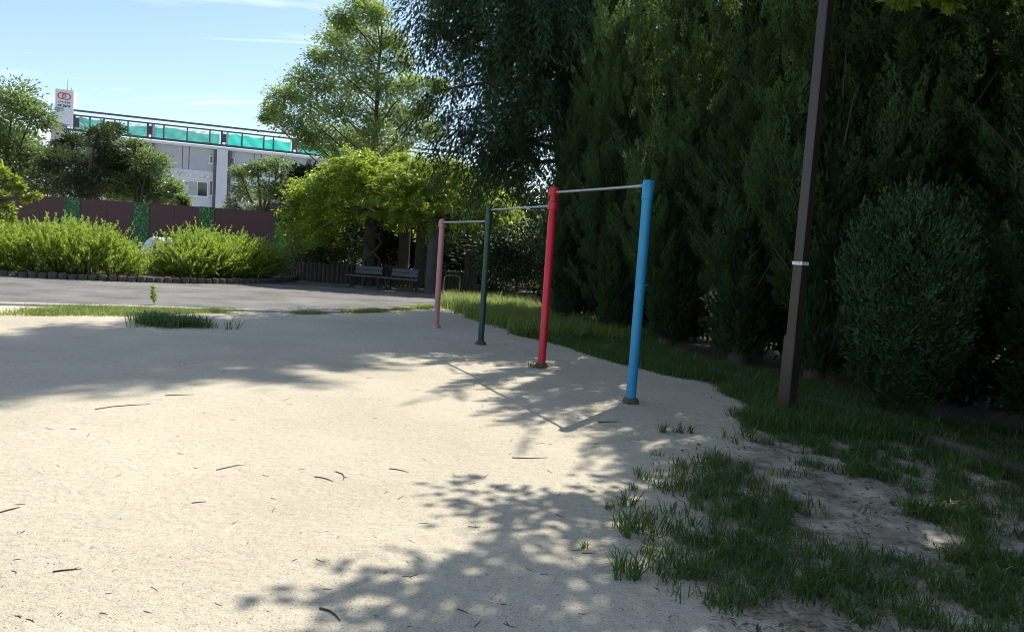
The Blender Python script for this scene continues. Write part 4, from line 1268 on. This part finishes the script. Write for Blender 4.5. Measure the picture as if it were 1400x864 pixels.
# broadleaf tree overhanging on the right, mostly above the frame
def right_tree():
    loc = (7.4, 8.3, 0)
    rg = random.Random(14); cl = []
    for k in range(42):
        a = rg.uniform(0, 2 * PI); d = math.sqrt(rg.random()) * 2.6
        cl.append((-3.4 + d * math.cos(a) * 1.1, -1.9 + d * math.sin(a) * 1.0, rg.uniform(5.6, 7.6) - .12 * d * d, rg.uniform(.45, .75)))
    for k in range(8):
        cl.append((-1.6 + rg.uniform(-.8, 1.2), -2.2 + rg.uniform(-1.6, 1.6), rg.uniform(5.6, 6.8), rg.uniform(.45, .7)))
    for px, py, rp in [(1234, -8, 6), (1298, -6, 6), (1262, -22, 10)]:
        p = at_depth(px, py, 6.6); cl.append((p[0] - loc[0], p[1] - loc[1], p[2], rp / FPX * 6.6))
    clump_tree('maple_tree', loc, 'broadleaf tree overhanging from the upper right with leaf tips at the top edge', 'tree', cl, M['lf_near'], 95, 24000, .12, .08, 6.4, .15, shell=.3)
right_tree()

# ------------------------------------------------------------------ grass
def tufts(centres, per, hgt, wd, seed, sprd=.05, lean=.55, segs=2, hvar=.5):
    """blades in tufts; each blade one quad + tip"""
    r = np.random.default_rng(seed)
    C = np.asarray(centres); nC = len(C)
    ip = np.repeat(np.arange(nC), per); n = len(ip)
    hs = (1 - hvar / 2 + hvar * r.random(nC))
    P = np.zeros((n, 3)); P[:, :2] = C[ip, :2] + r.normal(0, sprd, (n, 2)); P[:, 2] = C[ip, 2] if C.shape[1] > 2 else 0
    az = r.random(n) * 2 * PI
    o = np.stack([np.cos(az), np.sin(az), np.zeros(n)], 1)
    H = hgt * hs[ip] * (.55 + .8 * r.random(n)); ln = lean * (.3 + 1.1 * r.random(n))
    Mid = P + o * (H * ln * .35)[:, None] + np.array([0, 0, 1.0]) * (H * .62)[:, None]
    Tip = P + o * (H * ln * 1.15)[:, None] + np.array([0, 0, 1.0]) * (H * (1 - .35 * ln))[:, None]
    S_ = np.stack([-np.sin(az + r.normal(0, .6, n)), np.cos(az), np.zeros(n)], 1) * (wd * (.6 + .8 * r.random(n)))[:, None]
    tint = np.clip(.1 + .6 * r.random(nC)[ip] + r.normal(0, .2, n), 0, 1)
    V = np.concatenate([np.stack([P - S_ / 2, P + S_ / 2, Mid + S_ * .4, Mid - S_ * .4], 1), np.stack([Mid - S_ * .4, Mid + S_ * .4, Tip, Tip], 1)])
    # second set as triangles: drop the doubled corner
    return V[:n], V[n:][:, :3], tint

def grass_obj(name, centres, per, hgt, wd, seed, mat, label=None, cat=None, sprd=.05, lean=.55, kind='stuff', parent=None, group=None):
    q4, t3, tint = tufts(centres, per, hgt, wd, seed, sprd, lean)
    V = np.concatenate([q4.reshape(-1, 3), t3.reshape(-1, 3)]); n4, n3 = len(q4), len(t3)
    me = bpy.data.meshes.new(name)
    me.vertices.add(len(V)); me.vertices.foreach_set('co', V.astype(np.float32).reshape(-1))
    me.loops.add(len(V)); me.loops.foreach_set('vertex_index', np.arange(len(V), dtype=np.int32))
    me.polygons.add(n4 + n3)
    me.polygons.foreach_set('loop_start', np.concatenate([np.arange(n4) * 4, n4 * 4 + np.arange(n3) * 3]).astype(np.int32))
    at = me.attributes.new('tint', 'FLOAT', 'FACE'); at.data.foreach_set('value', np.concatenate([tint, tint]).astype(np.float32))
    me.update(calc_edges=True)
    o = link(name, me, mat)
    return tag(o, label, cat, group, kind)

rng = np.random.default_rng(101)
def vnoise(x, y, s, seed=0):
    """cheap smooth noise 0..1"""
    r = np.random.default_rng(seed); out = 0
    for k in range(5):
        a, b_, ph = r.uniform(.5, 1.8) * s, r.uniform(0, 2 * PI), r.uniform(0, 6)
        out = out + np.sin((x * math.cos(b_) + y * math.sin(b_)) * a + ph)
    return .5 + out / 8

# sunlit long grass bank behind the bars
n = 1500
y = rng.uniform(13.6, 23.5, n); x = edge_x(y) + .05 + rng.random(n) ** 1.1 * 2.4
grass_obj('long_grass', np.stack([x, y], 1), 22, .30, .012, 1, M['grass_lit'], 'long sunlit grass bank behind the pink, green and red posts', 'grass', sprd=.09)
# shaded verge from the bars to the lamp
n = 5000
y = rng.uniform(7.0, 14.5, n); x = edge_x(y) + .02 + rng.random(n) ** 1.4 * 1.7
k = vnoise(x, y, 3.0, 3) > .26
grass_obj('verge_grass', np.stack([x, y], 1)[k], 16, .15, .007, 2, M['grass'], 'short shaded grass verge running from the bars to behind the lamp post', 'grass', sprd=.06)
# tufts growing over the tree-bed kerb
n = 620
sg = np.linalg.norm(np.diff(np.array(KBC), axis=0), axis=1); cu = np.concatenate([[0], np.cumsum(sg)])
u = cu[-1] * rng.random(n)
x = np.interp(u, cu, [p[0] for p in KBC]) + rng.normal(-.03, .11, n); y = np.interp(u, cu, [p[1] for p in KBC]) + rng.normal(0, .08, n)
k = vnoise(x, y, 5.0, 12) > .36
grass_obj('kerb_grass', np.stack([x, y], 1)[k], 15, .19, .008, 8, M['grass'], 'shaded grass growing over the half-buried kerb right of the lamp post', 'grass', sprd=.05, lean=1.0)
# weedy lawn at the lower right
n = 15000
y = rng.uniform(1.8, 8.0, n); x = rng.uniform(.5, 6.5, n)
left = np.interp(y, [1.8, 3.0, 3.3, 3.6, 4.6, 5.3, 6.1, 6.9, 7.4, 8.1], [1.2, 1.05, .85, .70, .85, 1.15, 1.6, 2.15, 2.3, 2.35])
d = x - left
dens = np.clip(.15 + d * .55, 0, 1)
bare = np.exp(-(((x - 2.35) / .55) ** 2 + ((y - 5.0) / .95) ** 2)) + np.exp(-(((x - 1.25) / .28) ** 2 + ((y - 3.0) / .28) ** 2)) + .7 * np.exp(-(((x - 1.9) / .3) ** 2 + ((y - 6.2) / .4) ** 2))
patch = np.exp(-(((x - 1.6) / .45) ** 2 + ((y - 5.2) / .6) ** 2)) * .45 + np.exp(-(((x - 1.25) / .5) ** 2 + ((y - 3.75) / .35) ** 2)) * .8 + np.exp(-(((x - 2.6) / .4) ** 2 + ((y - 7.4) / .5) ** 2)) * .6
fine = vnoise(x, y, 11.0, 19)
p = np.clip(dens * (vnoise(x, y, 4.5, 9) * 1.5 - .05) * np.clip(fine * 2.6 - .55, 0, 1.2) + patch - bare * .62, 0, 1)
k = (d > 0) & (rng.random(n) < p)
grass_obj('weed_lawn', np.stack([x, y, np.full(n, .0)], 1)[k], 13, .092, .0065, 4, M['grass'], 'patchy dark green weeds spreading over the sand at the lower right', 'grass', sprd=.028, lean=1.05)
# strip in front of the plaza kerb
n = 2300
u = rng.random(n)
C_ = np.array(PKC); seg = np.linalg.norm(np.diff(C_, axis=0), axis=1); cum = np.concatenate([[0], np.cumsum(seg)]); tot = cum[-1]
s_ = (.40 + .60 * u) * tot
kx, ky = np.interp(s_, cum, C_[:, 0]), np.interp(s_, cum, C_[:, 1])
wid = np.interp(s_ / tot, [.40, .45, .55, .63, .70, .8, 1.0], [.2, .8, 1.9, 1.6, .55, .25, .35])
off = rng.random(n) * wid - .08
x = kx + off * .45; y = ky - off * .9
k = (x > -8.4 + .5 * rng.random(len(x))) & (vnoise(x, y, 3.2, 15) > np.interp(x, [-9, -5.6, -4.6, 0], [.22, .30, .52, .45]))
x, y = x[k], y[k]
grass_obj('grass_strip', np.stack([x, y], 1), 24, .065, .010, 5, M['grass_lit'], 'thin strip of short grass along the pale kerb in front of the grey path', 'grass', sprd=.10, lean=.9)
# dark tuft clump before the strip
q = g(222, 446)
c_ = np.stack([q[0] + rng.normal(0, .30, 95), q[1] + rng.normal(.25, .20, 95)], 1)
grass_obj('grass_clump', c_, 22, .19, .010, 6, M['grass'], 'dark bushy clump of grass on the sand before the grass strip', 'grass clump', sprd=.08, lean=1.2, kind='thing')

# tall weed on the kerb
def tall_weed():
    q = g(211, 417)
    r = np.random.default_rng(7)
    root = empty('tall_weed', tuple(q), 'single upright leafy weed growing at the path kerb before the bush gap', 'weed')
    st = MB().tube([(0, 0, 0), (-.04, 0, .18), (-.05, 0, .38)], [.008, .006, .003], 5)
    st.build('stem', M['lf_near'], root)
    n = 110; tq = r.random(n); az = r.random(n) * 6.28
    P = np.stack([-.05 * tq, np.zeros(n), .05 + .34 * tq], 1)
    D = np.stack([np.cos(az), np.sin(az), .5 + 0 * az], 1)
    o = link('leaves', np_mesh('leaves', leaves(P, D, np.array([0, 0, 1.0]) + r.normal(0, .4, (n, 3)), .11 * (1.1 - .6 * tq), .035, 'quad'), 4, r.random(n)), M['lf_near'], root)
    o['kind'] = 'stuff'
tall_weed()

# separate tufts standing on the open sand
TF = [((905, 590), .10, 'small grass tuft on the sand, left of two beyond the weeds'), ((935, 592), .10, 'small grass tuft on the sand, right of two beyond the weeds'),
      ((895, 622), .05, 'tiny dry sprig of grass on the sand'), ((878, 655), .09, 'low spreading grass sprig at the left edge of the weeds'),
      ((864, 672), .06, 'tiny tuft below the low spreading sprig'), ((853, 692), .09, 'leafy tuft left of the weed patch'),
      ((832, 696), .05, 'tiniest sprig farthest left of the weeds'), ((862, 728), .14, 'tall-bladed tuft standing alone on the sand left of the weeds'),
      ((862, 788), .13, 'dense low tuft lying apart on the sand nearest the camera'), ((800, 748), .05, 'lone tiny sprig on shaded sand left of the tufts')]
for k, ((px, py), h_, lab) in enumerate(TF):
    q = g(px, py); rr = np.random.default_rng(200 + k)
    nC = 2 if h_ < .07 else (5 if h_ < .12 else 9)
    c_ = np.stack([rr.normal(0, h_ * .32, nC), rr.normal(0, h_ * .32, nC)], 1)
    o = grass_obj('grass_tuft', c_, 10, h_, .0055, 210 + k, M['grass'], lab, 'grass tuft', sprd=.012, lean=1.1, kind='thing', group='loose tufts on the sand')
    o.location = tuple(q)
# weeds at the foot of the red post
q = g(736, 503)
grass_obj('grass_tuft', [(q[0] - .07, q[1]), (q[0] + .02, q[1] - .09), (q[0] - .1, q[1] - .05)], 12, .11, .008, 230, M['grass'], 'little weed growing at the foot of the red post', 'grass tuft', sprd=.02, lean=1.0, kind='thing')

# leaf litter under the weeds and beside the kerb
n = 4200
y = rng.uniform(1.8, 16, n); y = np.where(rng.random(n) < .6, rng.uniform(2.2, 8, n), y)
x = np.where(y < 8, rng.uniform(.9, 5.5, n), edge_x(y) + rng.random(n) * 3)
left = np.interp(y, [1.8, 3.0, 3.3, 3.6, 4.6, 5.3, 6.1, 6.9, 7.4, 8.1, 9, 16], [1.2, 1.0, .95, .9, 1.0, 1.25, 1.7, 2.2, 2.4, 2.5, 2.7, -2])
k = (x > left) & (rng.random(n) < np.clip(.35 + (x - left) * .3, 0, 1))
P = np.stack([x, y, .012 + .012 * rng.random(n)], 1)[k]
n = len(P)
ex = 760
P2 = np.stack([np.where(np.arange(ex) < 260, rng.normal(1.3, .22, ex), rng.normal(2.3, .55, ex)), np.where(np.arange(ex) < 260, rng.normal(3.05, .2, ex), rng.normal(5.2, 1.0, ex)), .012 + .02 * rng.random(ex)], 1)
P = np.concatenate([P, P2]); n = len(P)
ys_ = 2.2 + 9 * rng.random(140) ** 1.3
P = np.concatenate([P, np.stack([rng.uniform(-.8, .35, 140) * ys_, ys_, .006 + .006 * rng.random(140)], 1)])
P = np.concatenate([P, np.stack([rng.uniform(-7.5, -1.6, 500), rng.uniform(21, 29, 500), .012 + .01 * rng.random(500)], 1)]); n = len(P)
a = rng.random(n) * 6.28
sm = np.where(np.arange(n) < n - 640, 1.0, np.where(np.arange(n) < n - 500, .42, 1.0))
V = leaves(P, np.stack([np.cos(a), np.sin(a), rng.normal(0, .25, n)], 1), nrm(np.array([0, 0, 1.0]) + rng.normal(0, .35, (n, 3))), sm * (.035 + .03 * rng.random(n)), sm * (.010 + .010 * rng.random(n)), 'quad')
tag(link('leaf_litter', np_mesh('leaf_litter', V, 4, rng.random(n)), M['litter']), kind='stuff')

# grit on the sand
n = 7000
y = 2.0 + rng.random(n) ** 1.6 * 9; x = rng.uniform(-1, 1, n) * (y * .75 + .4)
k = x < edge_x(y) + .4
x, y = x[k], y[k]; n = len(x)
s_ = (.0016 + .0034 * rng.random(n) ** 2.5)[:, None, None]
tet = nrm(rng.normal(0, 1, (n, 4, 3))) * s_ + np.stack([x, y, np.full(n, .001)], 1)[:, None, :]
V = tet[:, [[0, 1, 2], [0, 3, 1], [1, 3, 2], [2, 3, 0]]].reshape(-1, 3, 3)
M['grit'] = leafmat('grit', (0.07, 0.06, 0.05), (0.42, 0.38, 0.31), (0, 0, 0), 0.9, 0.0)
tag(link('sand_grit', np_mesh('sand_grit', V, 3, np.repeat(rng.random(n), 4)), M['grit']), kind='stuff')

# ------------------------------------------------------------------ twigs lying on the sand
def twig(px, py, px2, py2, th, label, group=None, bend=.08, seed=0):
    a, b_ = g(px, py), g(px2, py2)
    rg = random.Random(seed); mid = (a + b_) / 2
    d = b_ - a; pr = np.array([-d[1], d[0], 0]) * bend
    pts = [a, (a * 2 + b_) / 3 + pr, (a + 2 * b_) / 3 + pr * .8, b_]
    pts = [tuple(p - mid + np.array([0, 0, th])) for k, p in enumerate(pts)]
    mb = MB().tube(pts, [th, th * .95, th * .8, th * .5], 5)
    if rg.random() < .35:
        p = Vector(pts[2]); mb.tube([p, p + Vector((rg.uniform(-.03, .03), rg.uniform(-.03, .03), .006))], [th * .6, th * .3], 4)
    tag(mb.build('twig', M['twig'], None, tuple(mid)), label, 'twig', group)
G = 'twigs strewn over the sand'
NT = [((437, 832, 465, 849), .0045, 'curved dark twig on dappled shade near the bottom edge', .12), ((72, 782, 112, 778), .0035, 'straight twig on sunlit sand at the lower left', .03),
      ((296, 643, 327, 636), .0035, 'straight slanting twig in the middle of the sunlit sand', .02), ((0, 701, 27, 694), .004, 'thick twig at the left edge of the sunlit sand', .03),
      ((130, 560, 205, 553), .004, 'longest thin twig on the sunlit sand near the shadow edge', .1), ((226, 541, 265, 540), .004, 'twig in the shadow edge left of center', .06),
      ((700, 626, 748, 626), .004, 'long thin twig left of the sunny patch by the weeds', -.06), ((430, 652, 456, 659), .0035, 'curved twig pair member beside the tree shadow, upper one', .1),
      ((459, 645, 469, 657), .0035, 'short hooked twig right of the curved twig', .15), ((262, 688, 282, 686), .003, 'short straight twig on sunlit sand left of the tree shadow', .02),
      ((818, 578, 846, 577), .005, 'dark twig lying in the shade left of the tufts', .05), ((532, 641, 558, 646), .0035, 'twig just above the tree shadow', .08)]
for k, (p, th, lab, bd) in enumerate(NT): twig(*p, th, lab, G, bd, k)
_r = random.Random(77)
for k in range(130):
    px = _r.uniform(0, 820); py = 470 + 390 * _r.random() ** 1.1
    if px > 700 and py < 560: continue
    l = _r.uniform(4, 15) * (.5 + (py - 430) / 430); a = _r.uniform(-1.4, 1.4)
    twig(px, py, px + l * math.cos(a), py + l * .45 * math.sin(a), _r.uniform(.0011, .0022), 'short thin dry twig lying loose on the sand', 'short thin twigs on the sand', _r.gauss(0, .05), k + 50)
